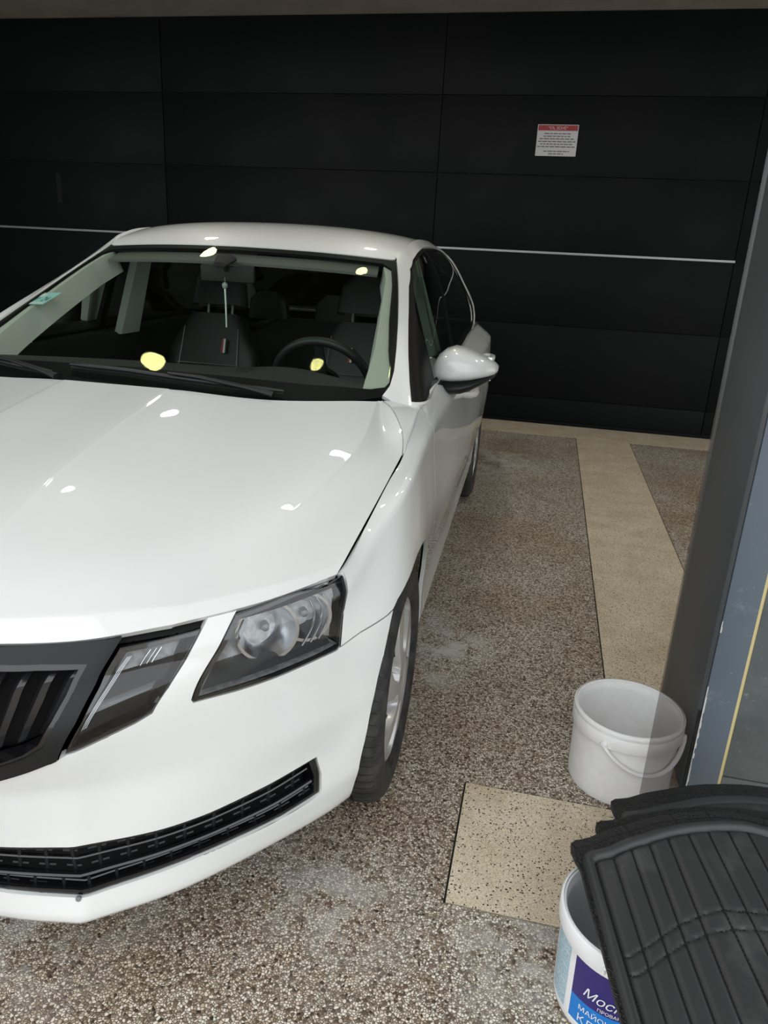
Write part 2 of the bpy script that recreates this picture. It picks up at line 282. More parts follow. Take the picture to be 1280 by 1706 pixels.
# exposed-aggregate floor
PEB = mat('pebble_wash', (.2, .17, .14), .72, spec=.35)
N, L_, b = nodes(PEB); t = N.new('ShaderNodeTexCoord')
v1 = N.new('ShaderNodeTexVoronoi'); v1.inputs['Scale'].default_value = 170; v1.inputs['Randomness'].default_value = 1; L_.new(t.outputs['Object'], v1.inputs['Vector'])
ve = N.new('ShaderNodeTexVoronoi'); ve.feature = 'DISTANCE_TO_EDGE'; ve.inputs['Scale'].default_value = 170; L_.new(t.outputs['Object'], ve.inputs['Vector'])
sp_ = N.new('ShaderNodeSeparateColor'); L_.new(v1.outputs['Color'], sp_.inputs[0])
peb = ramp(PEB, sp_.outputs[0], [(0, (.035, .027, .02)), (.07, (.18, .13, .09)), (.24, (.38, .30, .22)), (.48, (.66, .57, .46)), (.78, (.92, .86, .76))])
edge = ramp(PEB, ve.outputs['Distance'], [(.01, (0, 0, 0)), (.17, (1, 1, 1))])
c_ = mixc(PEB, edge.outputs[0], (.12, .088, .062), peb.outputs[0])
n1 = noise(PEB, 1.5, 6, .65); dirt = ramp(PEB, n1.outputs[0], [(.30, (.72, .62, .52)), (.56, (1, 1, 1))])
c_ = mixc(PEB, 1., c_, dirt.outputs[0], 'MULTIPLY')
# pale dried cement splashes
mask = None
for (x0, y0, r_, k_) in STAINS:
    d = N.new('ShaderNodeVectorMath'); d.operation = 'DISTANCE'; d.inputs[1].default_value = (x0, y0, 0); L_.new(t.outputs['Object'], d.inputs[0])
    q = N.new('ShaderNodeMapRange'); q.inputs[1].default_value = r_; q.inputs[2].default_value = r_*.2; q.inputs[3].default_value = 0; q.inputs[4].default_value = k_; L_.new(d.outputs['Value'], q.inputs[0])
    if mask is None: mask = q.outputs[0]
    else:
        a = N.new('ShaderNodeMath'); a.operation = 'MAXIMUM'; L_.new(mask, a.inputs[0]); L_.new(q.outputs[0], a.inputs[1]); mask = a.outputs[0]
n2 = noise(PEB, 9, 6, .65); n2r = ramp(PEB, n2.outputs[0], [(.44, (0, 0, 0)), (.56, (1, 1, 1))])
mm = N.new('ShaderNodeMath'); mm.operation = 'MULTIPLY'; L_.new(mask, mm.inputs[0]); L_.new(n2r.outputs[0], mm.inputs[1])
c_ = mixc(PEB, mm.outputs[0], c_, (.66, .64, .60)); L_.new(c_, b.inputs['Base Color']); bump(PEB, edge.outputs[0], .55, .003)
BEI = mat('pale_terrazzo', (.4, .35, .27), .6, spec=.4)
N, L_, b = nodes(BEI); t = N.new('ShaderNodeTexCoord')
v1 = N.new('ShaderNodeTexVoronoi'); v1.inputs['Scale'].default_value = 165; L_.new(t.outputs['Object'], v1.inputs['Vector'])
ns = noise(BEI, 190, 4, .7); ad = N.new('ShaderNodeMath'); ad.operation = 'MULTIPLY_ADD'; ad.inputs[1].default_value = .62; L_.new(ns.outputs[0], ad.inputs[0]); L_.new(v1.outputs['Distance'], ad.inputs[2])
sp_ = N.new('ShaderNodeSeparateColor'); L_.new(v1.outputs['Color'], sp_.inputs[0])
th = N.new('ShaderNodeMath'); th.operation = 'MULTIPLY_ADD'; th.inputs[1].default_value = .58; th.inputs[2].default_value = .12; L_.new(sp_.outputs[1], th.inputs[0])
sb = N.new('ShaderNodeMath'); sb.operation = 'SUBTRACT'; L_.new(ad.outputs[0], sb.inputs[0]); L_.new(th.outputs[0], sb.inputs[1])
speck = ramp(BEI, sb.outputs[0], [(.0, (0, 0, 0)), (.06, (1, 1, 1))])
nb = noise(BEI, 5, 6, .7); beig = ramp(BEI, nb.outputs[0], [(.32, (.66, .55, .39)), (.55, (.80, .70, .54)), (.75, (.88, .80, .66))])
fine = noise(BEI, 300, 3); fr_ = ramp(BEI, fine.outputs[0], [(.36, (.62, .58, .53)), (.58, (1, 1, 1))])
c_ = mixc(BEI, 1., beig.outputs[0], fr_.outputs[0], 'MULTIPLY'); c_ = mixc(BEI, speck.outputs[0], (.035, .03, .024), c_)
L_.new(c_, b.inputs['Base Color']); bump(BEI, speck.outputs[0], .4, .0015)
JOINT = mat('floor_joint', (.012, .011, .010), .8)
fl_ = structure(boxo('floor', (-8, -9, -.12), (16, 6.9, -.005), JOINT))
FX0, FX1 = -8, 16
for (a0, a1, b0, b1) in ((FX0, FX1, -9, 1.265), (FX0, -.080, 1.265, 1.681), (FX0, .331, 1.681, 6.302), (.777, FX1, 1.681, 6.302)):
    boxo('pebble_panel', (a0, b0, -.005), (a1, b1, 0), PEB, fl_)
for (a0, a1, b0, b1) in ((-.075, FX1, 1.270, 1.676), (.336, .772, 1.676, 6.306), (FX0, FX1, 6.3065, 6.81)):
    boxo('terrazzo_band', (a0, b0, -.005), (a1, b1, .001), BEI, fl_, 0)
# back wall of dark cladding panels
WPAN = mat('dark_cladding', (.0085, .0105, .011), .5, spec=.09)
n1 = noise(WPAN, .8, 4); N, L_, b = nodes(WPAN); L_.new(ramp(WPAN, n1.outputs[0], [(.3, (.0036, .0048, .0056)), (.7, (.0066, .0076, .0074))]).outputs[0], b.inputs['Base Color'])
n2 = noise(WPAN, 3, 5, .6); L_.new(ramp(WPAN, n2.outputs[0], [(.3, (.42, .42, .42)), (.75, (.56, .56, .56))]).outputs[0], b.inputs['Roughness'])
STEEL = mat('strip_metal', (.36, .37, .37), .35, .4)
wb = structure(boxo('wall_back', (-8, 6.825, -.1), (7, 7.0, 3.3), DARKIN))
cols_ = [-8, -6.17, -3.638, -1.09, 1.42, 3.93, 6.44, 7]; rows = [0.0, .237, .878, 1.479, 2.082, 2.674, 3.262]
for i in range(len(cols_)-1):
    for j in range(6):
        jit = rng.uniform(-.0015, .0015); boxo('cladding_panel', (cols_[i]+.004, 6.805+jit, rows[j]+.0035), (cols_[i+1]-.004, 6.835, rows[j+1]-.0035), WPAN, wb, .0015)
boxo('metal_strip', (-8, 6.797, 1.470), (1.425, 6.812, 1.488), STEEL, wb, .001)
boxo('metal_strip', (1.435, 6.799, 1.470), (7, 6.812, 1.488), WPAN, wb, .001)
boxo('skirting', (-8, 6.790, 0.0), (7, 6.806, .03), WPAN, wb, .001)
sm = MB(); sm.box((-4.79, 6.802, 1.72), (-4.74, 6.806, 1.98)); sm.build('slot', DARKIN, wb, False)
CEIL = mat('ceiling_render', (.36, .33, .29), .9)
n1 = noise(CEIL, 3, 4); N, L_, b = nodes(CEIL); L_.new(ramp(CEIL, n1.outputs[0], [(.3, (.31, .285, .25)), (.7, (.39, .36, .32))]).outputs[0], b.inputs['Base Color'])
structure(boxo('ceiling', (-8, CE, 3.262), (7, 6.9, 3.5), CEIL))
structure(boxo('wall_left', (-8.1, CE, -.1), (-7.98, 6.9, 3.3), WPAN))
# recessed downlights
EMIT = bpy.data.materials.new('lamp_diffuser'); EMIT.use_nodes = True; b = EMIT.node_tree.nodes['Principled BSDF']
b.inputs['Emission Color'].default_value = (1, .97, .84, 1); b.inputs['Emission Strength'].default_value = LAMP_EMIT; b.inputs['Base Color'].default_value = (.8, .8, .8, 1)
RING = mat('lamp_ring', (.55, .55, .54), .3, .6)
for i, (X, Y, lab) in enumerate(LAMPS):
    dl = empty('ceiling_downlight', (X, Y, 3.262)); tag(dl, lab, 'ceiling light', 'round downlights over the parked car')
    x = MB(); x.lathe([(.070, -.002), (.076, -.008), (.088, -.006), (.090, .0)], 40); x.build('trim_ring', RING, dl)
    x = MB(); x.lathe([(0, -.003), (.070, -.003)], 40); x.build('diffuser', EMIT, dl)
# pier on the right
PIER = mat('pier_side', (.13, .135, .135), .34, spec=.5)
n1 = noise(PIER, 2, 3); N, L_, b = nodes(PIER); L_.new(ramp(PIER, n1.outputs[0], [(.3, (.118, .136, .145)), (.7, (.155, .172, .178))]).outputs[0], b.inputs['Base Color'])
BLUEG = mat('pier_trim_blue', (.14, .175, .215), .42, spec=.5)
n1 = noise(BLUEG, 9, 6, .7); n2 = noise(BLUEG, 70, 4, .7); N, L_, b = nodes(BLUEG)
c_ = mixc(BLUEG, ramp(BLUEG, n1.outputs[0], [(.60, (0, 0, 0)), (.72, (.7, .7, .7))]).outputs[0], (.115, .145, .178), (.22, .25, .275)); c_ = mixc(BLUEG, ramp(BLUEG, n2.outputs[0], [(.68, (0, 0, 0)), (.74, (1, 1, 1))]).outputs[0], c_, (.45, .46, .46)); L_.new(c_, b.inputs['Base Color'])
STONE = mat('pier_stone', (.10, .12, .12), .5, spec=.45)
n1 = noise(STONE, 6, 7, .7); n2 = noise(STONE, 55, 5, .8); N, L_, b = nodes(STONE)
c_ = mixc(STONE, ramp(STONE, n2.outputs[0], [(.62, (0, 0, 0)), (.72, (.8, .8, .8))]).outputs[0], ramp(STONE, n1.outputs[0], [(.3, (.075, .088, .09)), (.7, (.135, .15, .148))]).outputs[0], (.30, .31, .30)); L_.new(c_, b.inputs['Base Color'])
YEL = mat('seam_yellow', (.62, .52, .25), .6)
pr = structure(empty('wall_pier', (0, 0, 0)))
boxo('core', (.508, 1.83, 0), (1.40, 2.235, 3.262), DARKIN, pr)
boxo('side_panel', (.500, 1.812, .002), (.512, 2.243, 3.26), PIER, pr, .001)
boxo('corner_trim', (.513, 1.806, .004), (.5905, 1.835, 3.26), BLUEG, pr, .0015)
boxo('yellow_seam', (.5905, 1.808, .004), (.5985, 1.83, 3.26), YEL, pr)
boxo('stone_slab', (.5985, 1.806, .075), (1.40, 1.835, 1.60), STONE, pr, .001); boxo('stone_slab', (.5985, 1.806, 1.604), (1.40, 1.835, 3.26), STONE, pr, .001)
boxo('stone_skirting', (.5985, 1.805, .004), (1.40, 1.835, .071), STONE, pr, .001)
CHIP = mat('chipped_edge', (.55, .55, .53), .8)
x = MB(); zs = np.linspace(.004, .62, 40); px_ = 0
for i in range(39): 
    w_ = .0035*(.5+rng.random())*(1 if zs[i] < .30 else (rng.random() < .35)*.7)
    if w_ > .0008: x.box((.5125, 1.8045, zs[i]), (.5125+w_, 1.8065, zs[i+1]))
x.build('chipped_edge', CHIP, pr, False)
x = MB(); x.box((.5045, 1.8035, .004), (.5105, 1.8125, .26)); x.build('open_joint', DARKIN, pr, False)
# smoked glass wing in front of the pier's corner
gs = empty('glass_screen', (.333, 1.49, 0), math.atan2(1.806-1.49, .507-.333)); tag(gs, 'tall smoked glass screen standing out from the corner of the dark grey pier', 'glass screen')
x = MB(); x.box((0, -.004, .006), (.352, .004, 2.30)); x.build('glass_pane', SMOKED, gs, False)
x = MB(); x.box((.0, -.007, 0), (.352, .007, .012)); x.build('floor_channel', PIER, gs, False)
# notice on the wall
NW = mat('notice_white', (.52, .52, .54), .5); NR = mat('notice_red', (.30, .018, .025), .5); NK = mat('notice_ink', (.10, .10, .11), .7)
sg_ = empty('wall_notice', (-.117, 6.8015, 2.348)); tag(sg_, 'small white notice with a red heading on the dark cladding', 'notice')
boxo('notice_board', (-.164, -.002, -.117), (.164, .002, .117), NW, sg_, .001)
x = MB(); x.box((-.158, -.0028, .072), (.158, -.0018, .112)); 
x.build('heading_band', NR, sg_, False)
x = MB(); V_, F_ = text_mesh('“УА, ЗОНЕ”', .030, 'CENTER'); x.add([(v[0]*1.0, -.0032, .081+v[1]) for v in V_], F_)
x.build('heading_lettering', NW, sg_, False)
x = MB()
for k, (a0, a1) in enumerate(((-.105, .105), (-.11, .112), (-.14, .135), (-.150, .150), (-.132, .128), (-.155, .148), (-.10, .108), (-.058, .062))):
    z = .050-.0195*k-(.014 if k > 5 else 0); u = a0
    while u < a1-.01:
        l = min(rng.uniform(.018, .045), a1-u); x.box((u, -.0026, z-.0035), (u+l, -.0019, z+.0035)); u += l+.006
x.build('small_print', NK, sg_, False)['kind'] = 'stuff'
# ------------------------------------------------------------------ pails
PW = mat('pail_white', (.82, .82, .82), .42, spec=.5)
n1 = noise(PW, 9, 6, .7); N, L_, b = nodes(PW); L_.new(ramp(PW, n1.outputs[0], [(.35, (.77, .765, .755)), (.62, (.87, .87, .87))]).outputs[0], b.inputs['Base Color']); bump(PW, n1.outputs[0], .06, .002)
PW2 = mat('pail_clean', (.84, .85, .86), .38)
def pail(name, loc, R, Rb, H, m, ribs):
    p_ = empty(name, loc); t_ = .0022
    def rr(z): return Rb+(R-.006-Rb)*z/H
    pr_ = [(0, .004), (Rb*.93, .004), (Rb*.94, 0), (Rb-.002, 0), (Rb, .004)]+[(rr(z), z) for z in np.linspace(.02, H-.052, 6)]
    x = MB(); x.lathe(pr_+[(rr(H-.05)+.002, H-.048), (rr(H-.05)+.002, H-.002), (rr(H)-.001, H), (rr(H)-.004, H-.002), (rr(H-.012)-.004, H-.012), (rr(H-.014)-.007, H-.016)]+[(rr(z)-.007, z) for z in np.linspace(H-.03, .02, 7)]+[(Rb-.008, .008), (0, .0075)], 72)
    x.build('body', m, p_, True, 40)
    x = MB(); a = rr(H)+.003
    for (z0, z1) in ribs: x.lathe([(rr(z0)+.001, z0), (a+.002, z0+.001), (a+.003, z0+.003), (a+.003, z1-.003), (a+.002, z1-.001), (rr(z1)+.001, z1)], 72)
    x.build('rim_band', m, p_, True, 50)
    return p_, rr
b1, rr1 = pail('pail', (.335, 1.826, .001), .146, .136, .226, PW, ((.212, .2255), (.172, .209)))
tag(b1, 'scuffed empty white plastic pail half behind the smoked glass screen', 'bucket')
x = MB(); ang = np.linspace(math.radians(-118), math.radians(-15), 30); P_ = []
for i, a in enumerate(ang):
    u = i/29; drop = .066*math.sin(math.pi*min(1, u*1.0))**.8; P_.append((( .143+.006)*math.cos(a), (.143+.006)*math.sin(a), .182-drop))
x.tube(P_, .0062, 10, flat=.6); x.build('handle', PW, b1)
for a in (ang[0], ang[-1]):
    x = MB(); M = Matrix.Translation((.147*math.cos(a), .147*math.sin(a), .183)) @ Vector((math.cos(a), math.sin(a), 0)).to_track_quat('Z', 'Y').to_matrix().to_4x4(); x.lathe([(0, .008), (.007, .007), (.010, .003), (.010, -.004)], 16, M); x.build('handle_boss', PW, b1)
b2, rr2 = pail('pail', (.275, 1.135, 0), .126, .114, .2185, PW2, ((.180, .218),))
tag(b2, 'white food pail with a purple and blue printed label under the car mats', 'bucket')
def wrap(u, z, d=.0): # u metres round the pail from the direction towards the viewer
    a = LAB0+u/.12; r = rr2(z)+.0006+d; return (r*math.cos(a), r*math.sin(a), z)
LAB0 = math.radians(-148)
PUR = mat('label_purple', (.035, .022, .16), .35); BLU = mat('label_blue', (.01, .20, .62), .35); LBT = mat('label_pale_blue', (.42, .58, .66), .45); LINE = mat('label_line', (.70, .76, .78), .5); WH = mat('label_white', (.82, .83, .85), .4)
n1 = noise(LBT, 260, 2); N, L_, b = nodes(LBT); L_.new(ramp(LBT, n1.outputs[0], [(.45, (.30, .46, .56)), (.55, (.50, .64, .70))]).outputs[0], b.inputs['Base Color'])
def patch(x, u0, u1, z0, z1, d, mi, n=16, sl=0.):
    V_ = []; 
    for k in range(n+1):
        u = u0+(u1-u0)*k/n; V_ += [wrap(u, z0+sl*(u-u0), d), wrap(u, z1, d)]
    x.add(V_, [(2*k, 2*k+2, 2*k+3, 2*k+1) for k in range(n)], mi)
x = MB(); patch(x, -.060, .0, .020, .174, .0, 0); 
for z in (.145, .110, .075, .045): patch(x, -.058, -.002, z, z+.0025, .0006, 1)
x.build('side_label', [LBT, LINE], b2, True, 60)
x = MB(); patch(x, .016, .20, .078, .176, 0, 0, 30); patch(x, .016, .20, .020, .078, 0, 1, 30); x.build('front_label', [PUR, BLU], b2, True, 60)
x = MB()
V_, F_ = text_mesh('Московский', .030, shear=.35); x.add([wrap(.040+v[0]*.95, .098+v[1], .0012) for v in V_], F_)
V_, F_ = text_mesh('ПРОВАНСАЛЬ', .0105); x.add([wrap(.072+v[0], .083+v[1], .0012) for v in V_], F_)
V_, F_ = text_mesh('МАЙОНЕЗ', .017); x.add([wrap(.036+v[0], .056+v[1], .0012) for v in V_], F_)
V_, F_ = text_mesh('КЛАССИЧЕСКИЙ', .026); x.add([wrap(.036+v[0], .028+v[1], .0012) for v in V_], F_)
x.build('label_lettering', WH, b2, False)
x = MB(); 
for da in (-.03, .03): x.tube([(( .129)*math.cos(-1.95+da), .129*math.sin(-1.95+da), z) for z in (.184, .197)], .003, 8)
x.tube([(.129*math.cos(-1.98+.03*k), .129*math.sin(-1.98+.03*k), .198) for k in range(3)], .003, 8); x.build('rim_clip', PW2, b2)
# ------------------------------------------------------------------ car mats
MATF = mat('mat_field', (.030, .031, .032), .46, spec=.5)
n1 = noise(MATF, 7, 6, .7); n2 = noise(MATF, 120, 3, .6); N, L_, b = nodes(MATF)
c_ = mixc(MATF, ramp(MATF, n1.outputs[0], [(.52, (0, 0, 0)), (.78, (.6, .6, .6))]).outputs[0], (.034, .035, .036), (.12, .12, .12)); L_.new(c_, b.inputs['Base Color']); bump(MATF, n2.outputs[0], .22, .0012)
MATE = mat('mat_rubber', (.016, .016, .017), .5, spec=.5)
N, L_, b = nodes(MATE); t = N.new('ShaderNodeTexCoord'); vv = N.new('ShaderNodeTexVoronoi'); vv.inputs['Scale'].default_value = 65; L_.new(t.outputs['Object'], vv.inputs['Vector'])
mu = N.new('ShaderNodeMath'); mu.operation = 'MULTIPLY'; mu.inputs[1].default_value = 26; L_.new(vv.outputs['Distance'], mu.inputs[0]); si = N.new('ShaderNodeMath'); si.operation = 'SINE'; L_.new(mu.outputs[0], si.inputs[0]); bump(MATE, si.outputs[0], .5, .0015)
L_.new(ramp(MATE, si.outputs[0], [(.3, (.013, .013, .014)), (.95, (.030, .030, .031))]).outputs[0], b.inputs['Base Color'])
MATR = mat('mat_ridge', (.034, .035, .036), .40)
STI = mat('mat_stitch', (.006, .006, .006), .6)
top = np.array(MATD['top']); bot = np.array(MATD['bot'])
top = np.vstack([top, top[-1]+(top[-1]-top[-2])*np.arange(1, 4)[:, None]*np.array([1, -.6])]); bot = np.vstack([bot, bot[-1]+(bot[-1]-bot[-2])*np.arange(1, 4)[:, None]])
bot = bot+(bot-top)*.42
def along(P0, v): # P0 rib coordinate 0..n, v 0..1 down the mat
    k = np.clip(P0, 0, len(top)-1.0001); i = int(k); f = k-i; a = top[i]+(top[i+1]-top[i])*f; c = bot[i]+(bot[i+1]-bot[i])*f; return a+(c-a)*v
def seamv(a, pts):
    best = 0; 
    for v in np.linspace(0, 1, 400):
        q = along(a, v); k = int(np.argmin(np.abs(pts[:, 0]-q[0])))
        if q[1] <= np.interp(q[0], pts[:, 0], pts[:, 1]): return v
    return .6
s1 = np.array(MATD['seam1']+[[.60, 1.14]]); s2 = np.array(MATD['seam2']+[[.60, 1.10]])
NR_ = len(top)-1; S1 = [seamv(a, s1) for a in np.linspace(0, NR_, 45)]; S2 = [seamv(a, s2) for a in np.linspace(0, NR_, 45)]
def carmat(name, loc, rz, label, full=True, z0=0., zs=1.):
    r_ = empty(name, (0, 0, 0)); tag(r_, label, 'car mat', 'rubber car mats stacked on the pail')
    cx, cy_ = .42, 1.15; M = Matrix.Translation((loc[0], loc[1], z0)) @ Matrix.Translation((cx, cy_, 0)) @ Matrix.Rotation(rz, 4, 'Z') @ Matrix.Translation((-cx, -cy_, 0))
    r_.location = M @ Vector((cx, cy_, 0)); ro = Vector(r_.location); tr = lambda p, z: tuple((M @ Vector((p[0], p[1], z*zs)))-ro)
    na_, nv_ = NR_*12+1, 120; L = []
    for a in np.linspace(0, NR_, na_):
        row = []
        v1 = np.interp(a, np.linspace(0, NR_, 45), S1); v2 = np.interp(a, np.linspace(0, NR_, 45), S2)
        for v in np.linspace(0, 1, nv_):
            h = .0072*min(1, abs(math.sin(math.pi*a))*1.35)**.5
            e = min(abs(v-v1), abs(v-v2)); h *= .15+.85*min(1, (e/.012))**.6
            h *= min(1, v/.02, (1-v)/.02)**.5
            row.append(tr(along(a, v), .016+h))
        L.append(row)
    x = MB(); x.grid(L); f_ = x.build('quilted_field', MATF, r_, True, 60)
    if full:
        x = MB()   # stitches along the seams
        def dash(P0, P1, dz):
            p0, p1 = np.array(P0), np.array(P1); d = p1-p0; l = np.linalg.norm(d[:2])+1e-9; n_ = np.array([-d[1], d[0], 0])/l*.0016
            x.add([p0-n_, p1-n_, p1+n_, p0+n_], [(0, 1, 2, 3)])
        for a in range(0, NR_+1):
            vs = np.arange(.004, 1, .0165)
            for v in vs:
                P0 = tr(along(a, v), .0185); P1 = tr(along(a, min(v+.011, 1)), .0185); dash(P0, P1, 0)
        for SS in (S1, S2):
            for a in np.arange(0, NR_-.1, .18): 
                P0 = tr(along(a, np.interp(a, np.linspace(0, NR_, 45), SS)), .0195); P1 = tr(along(a+.12, np.interp(a+.12, np.linspace(0, NR_, 45), SS)), .0195); dash(P0, P1, 0)
        for a in np.arange(0, NR_-.1, .18): dash(tr(along(a, .012), .0195), tr(along(a+.12, .012), .0195), 0)
        st_ = x.build('stitching', STI, r_, False); st_['kind'] = 'stuff'
    # raised ridge round the field, then the flat outer flange with trim grooves
    def outl(off):
        n_ = 40; offl = min(off, .022)+max(0, off-.022)*.16
        left = np.array([along(0, v) for v in np.linspace(1, 0, n_)]); topl = np.array([along(a, 0) for a in np.linspace(0, NR_, n_)]); right = np.array([along(NR_, v) for v in np.linspace(0, 1, n_)])
        def nrm(P_): T_ = np.gradient(P_, axis=0); T_ /= np.linalg.norm(T_, axis=1, keepdims=True)+1e-9; return np.stack([-T_[:, 1], T_[:, 0]], -1)
        nl, ntp, nr2 = nrm(left), nrm(topl), nrm(right)
        L1 = left+nl*offl; T1 = topl+ntp*off; R1 = right+nr2*off
        c1 = left[-1]+nl[-1]*offl+ntp[0]*off; c2 = topl[-1]+ntp[-1]*off+nr2[0]*off
        bz = lambda a, c, b: np.array([a*(1-t)**2+2*c*t*(1-t)+b*t*t for t in (.15, .38, .62, .85)])
        L1 = L1[:-1]; R1 = R1[1:]; m1 = bz(L1[-1], c1, T1[1]); m2 = bz(T1[-2], c2, R1[0]); T1 = T1[1:-1]
        return np.vstack([L1, m1, T1, m2, R1])
    prof = [(.0, .015), (.004, .021), (.008, .026), (.016, .0285), (.020, .026), (.022, .012), (.0245, .009), (.066, .009), (.068, .007), (.068, .001), (.03, 0.), (0, 0.)]
    O = [outl(p[0]) for p in prof]; L = [[tr(O[k][i], prof[k][1]-.0) for k in range(len(prof))] for i in range(len(O[0]))]
    G_ = np.array(L); x = MB(); x.grid(G_[:, :6]); x.build('raised_ridge', MATR, r_, True, 60)
    x = MB(); x.grid(G_[:, 5:]); x.build('outer_flange', MATE, r_, True, 40)
    x = MB()
    gro = outl(.047); x_ = [tr(p, .0093) for p in gro[20:-40]]
    for i in range(len(x_)-1):
        p0, p1 = np.array(x_[i]), np.array(x_[i+1]); d = p1-p0; n_ = np.array([-d[1], d[0], 0]); n_ = n_/(np.linalg.norm(n_)+1e-9)*.0011; x.add([p0-n_, p1-n_, p1+n_, p0+n_], [(0, 1, 2, 3)])
    A0, A1 = outl(.0275), outl(.0675)
    for i in list(range(4, 40, 4))+[41, 52, 60, 66, 74, 80]:
        p0, p1 = np.array(tr(A0[i], .0094)), np.array(tr(A1[i], .0094)); d = p1-p0; n_ = np.array([-d[1], d[0], 0]); n_ = n_/(np.linalg.norm(n_)+1e-9)*.0013; x.add([p0-n_, p1-n_, p1+n_, p0+n_], [(0, 1, 2, 3)])
    gg = x.build('trim_groove', STI, r_, False); gg['kind'] = 'stuff'
    x = MB(); x.grid([[tr(along(a, v), .003) for v in (0, .5, 1)] for a in np.linspace(0, NR_, 12)]); x.build('underside', MATE, r_)
    return r_
carmat('car_mat', (0.085, .165), math.radians(-6), 'black rubber car mat at the bottom of the stack, nearest the grey pier', False, .2195, .42)
carmat('car_mat', (.042, .060), math.radians(-8), 'black rubber car mat between the bottom mat and the quilted top mat', False, .2330, .42)
carmat('car_mat', (0, 0), 0, 'black quilted rubber car mat on top of the stack over the printed pail', True, .2465)
# ------------------------------------------------------------------ panels cut out of a skin
def inside(P, poly):
    P = np.asarray(P); poly = np.asarray(poly); x, y = P[:, 0], P[:, 1]; r = np.zeros(len(P), bool); n = len(poly); j = n-1
    for i in range(n):
        xi, yi = poly[i]; xj, yj = poly[j]
        with np.errstate(divide='ignore', invalid='ignore'):
            c = ((yi > y) != (yj > y)) & (x < (xj-xi)*(y-yi)/(yj-yi+1e-15)+xi)
        r ^= c; j = i
    return r
def dens(poly, step=.012, closed=True):
    o = []; n = len(poly)
    for i in range(n if closed else n-1):
        a = np.array(poly[i], float); b = np.array(poly[(i+1) % n], float); k = max(1, int(np.linalg.norm(b-a)/step))
        o += [tuple(a+(b-a)*t/k) for t in range(k)]
    if not closed: o.append(tuple(poly[-1]))
    return o
def cut(skin, poly, holes=(), step=.022, crease=True):
    V = []; E = []
    for L in [poly]+list(holes):
        D = dens(L); k = len(V); V += D; E += [(k+i, k+(i+1) % len(D)) for i in range(len(D))]
    A = np.array(poly); lo = A.min(0); hi = A.max(0)
    xs = np.arange(lo[0]+step*.37, hi[0], step); ys = np.arange(lo[1]+step*.41, hi[1], step)
    if len(xs) and len(ys):
        G = np.stack(np.meshgrid(xs, ys), -1).reshape(-1, 2); k = inside(G, poly)
        for h in holes: k &= ~inside(G, h)
        V += [tuple(g) for g in G[k]]
    if crease:
        for c in skin.vb:
            v = skin.tv[c]
            if lo[1]+.004 < v < hi[1]-.004:
                L = [(s, v) for s in np.arange(lo[0]+.004, hi[0], .012)]; k = inside(L, poly)
                for h in holes: k &= ~inside(L, h)
                p = None
                for q, ok in zip(L, k):
                    if ok:
                        V.append(q)
                        if p is not None: E.append((p, len(V)-1))
                        p = len(V)-1
                    else: p = None
    r = delaunay_2d_cdt([Vector(v) for v in V], E, [], 0, 1e-6)
    Q = np.array([v[:] for v in r[0]]); T = np.array([f[:] for f in r[2]])
    cen = Q[T].mean(1); k = inside(cen, poly)
    for h in holes: k &= ~inside(cen, h)
    a, b, c = Q[T[:, 0]], Q[T[:, 1]], Q[T[:, 2]]
    area = (b[:, 0]-a[:, 0])*(c[:, 1]-a[:, 1])-(b[:, 1]-a[:, 1])*(c[:, 0]-a[:, 0])
    k &= np.abs(area) > 1e-9
    T[area < 0] = T[area < 0][:, ::-1]; T = T[k]
    u = np.unique(T); m = -np.ones(len(Q), int); m[u] = np.arange(len(u)); return Q[u], m[T]
def rim(P, N, T, gap, flange, keepx0=True):
    """shrink the open border by gap and fold it inwards by flange"""
    T = np.asarray(T); cnt = {}
    for t in T:
        n = len(t)
        for i in range(n):
            e = (t[i], t[(i+1) % n]); cnt[e] = 1
    B = [e for e in cnt if (e[1], e[0]) not in cnt]
    if keepx0: B = [e for e in B if not (abs(P[e[0]][0]) < 1e-4 and abs(P[e[1]][0]) < 1e-4)]
    P = P.copy(); D = {}
    for a, b in B:
        d = P[b]-P[a]; n = N[a]+N[b]; q = np.cross(n, d); l = np.linalg.norm(q)
        if l > 1e-12:
            q /= l
            for i in (a, b): D[i] = D.get(i, 0)+q
    for i, q in D.items():
        l = np.linalg.norm(q)
        if l > 1e-9:
            q = q/l
            if keepx0 and abs(P[i][0]) < 1e-4: q = np.array([0, q[1], q[2]])
            P[i] = P[i]+q*gap
    if not flange: return P, N, [tuple(t) for t in T]
    F = [tuple(t) for t in T]; ids = sorted(D); k = len(P); top = {v: k+i for i, v in enumerate(ids)}; bot = {v: k+len(ids)+i for i, v in enumerate(ids)}
    on = [-(D[v]/(np.linalg.norm(D[v])+1e-9)) for v in ids]
    P2 = np.vstack([P, [P[v] for v in ids], [P[v]-N[v]*flange for v in ids]]); N2 = np.vstack([N, on, on])
    for a, b in B:
        if a in top and b in top: F.append((top[b], top[a], bot[a], bot[b]))
    return P2, N2, F
def both(P, N, F):
    """add the mirrored half, welded on the centre line"""
    n = len(P); m = []; k = n; x0 = np.abs(P[:, 0]) < 1e-4
    for i in range(n):
        if x0[i]: m.append(i)
        else: m.append(k); k += 1
    keep = ~x0; P2 = np.vstack([P, P[keep]*[-1, 1, 1]]); N2 = np.vstack([N, N[keep]*[-1, 1, 1]])
    return P2, N2, F+[tuple(m[i] for i in f)[::-1] for f in F]
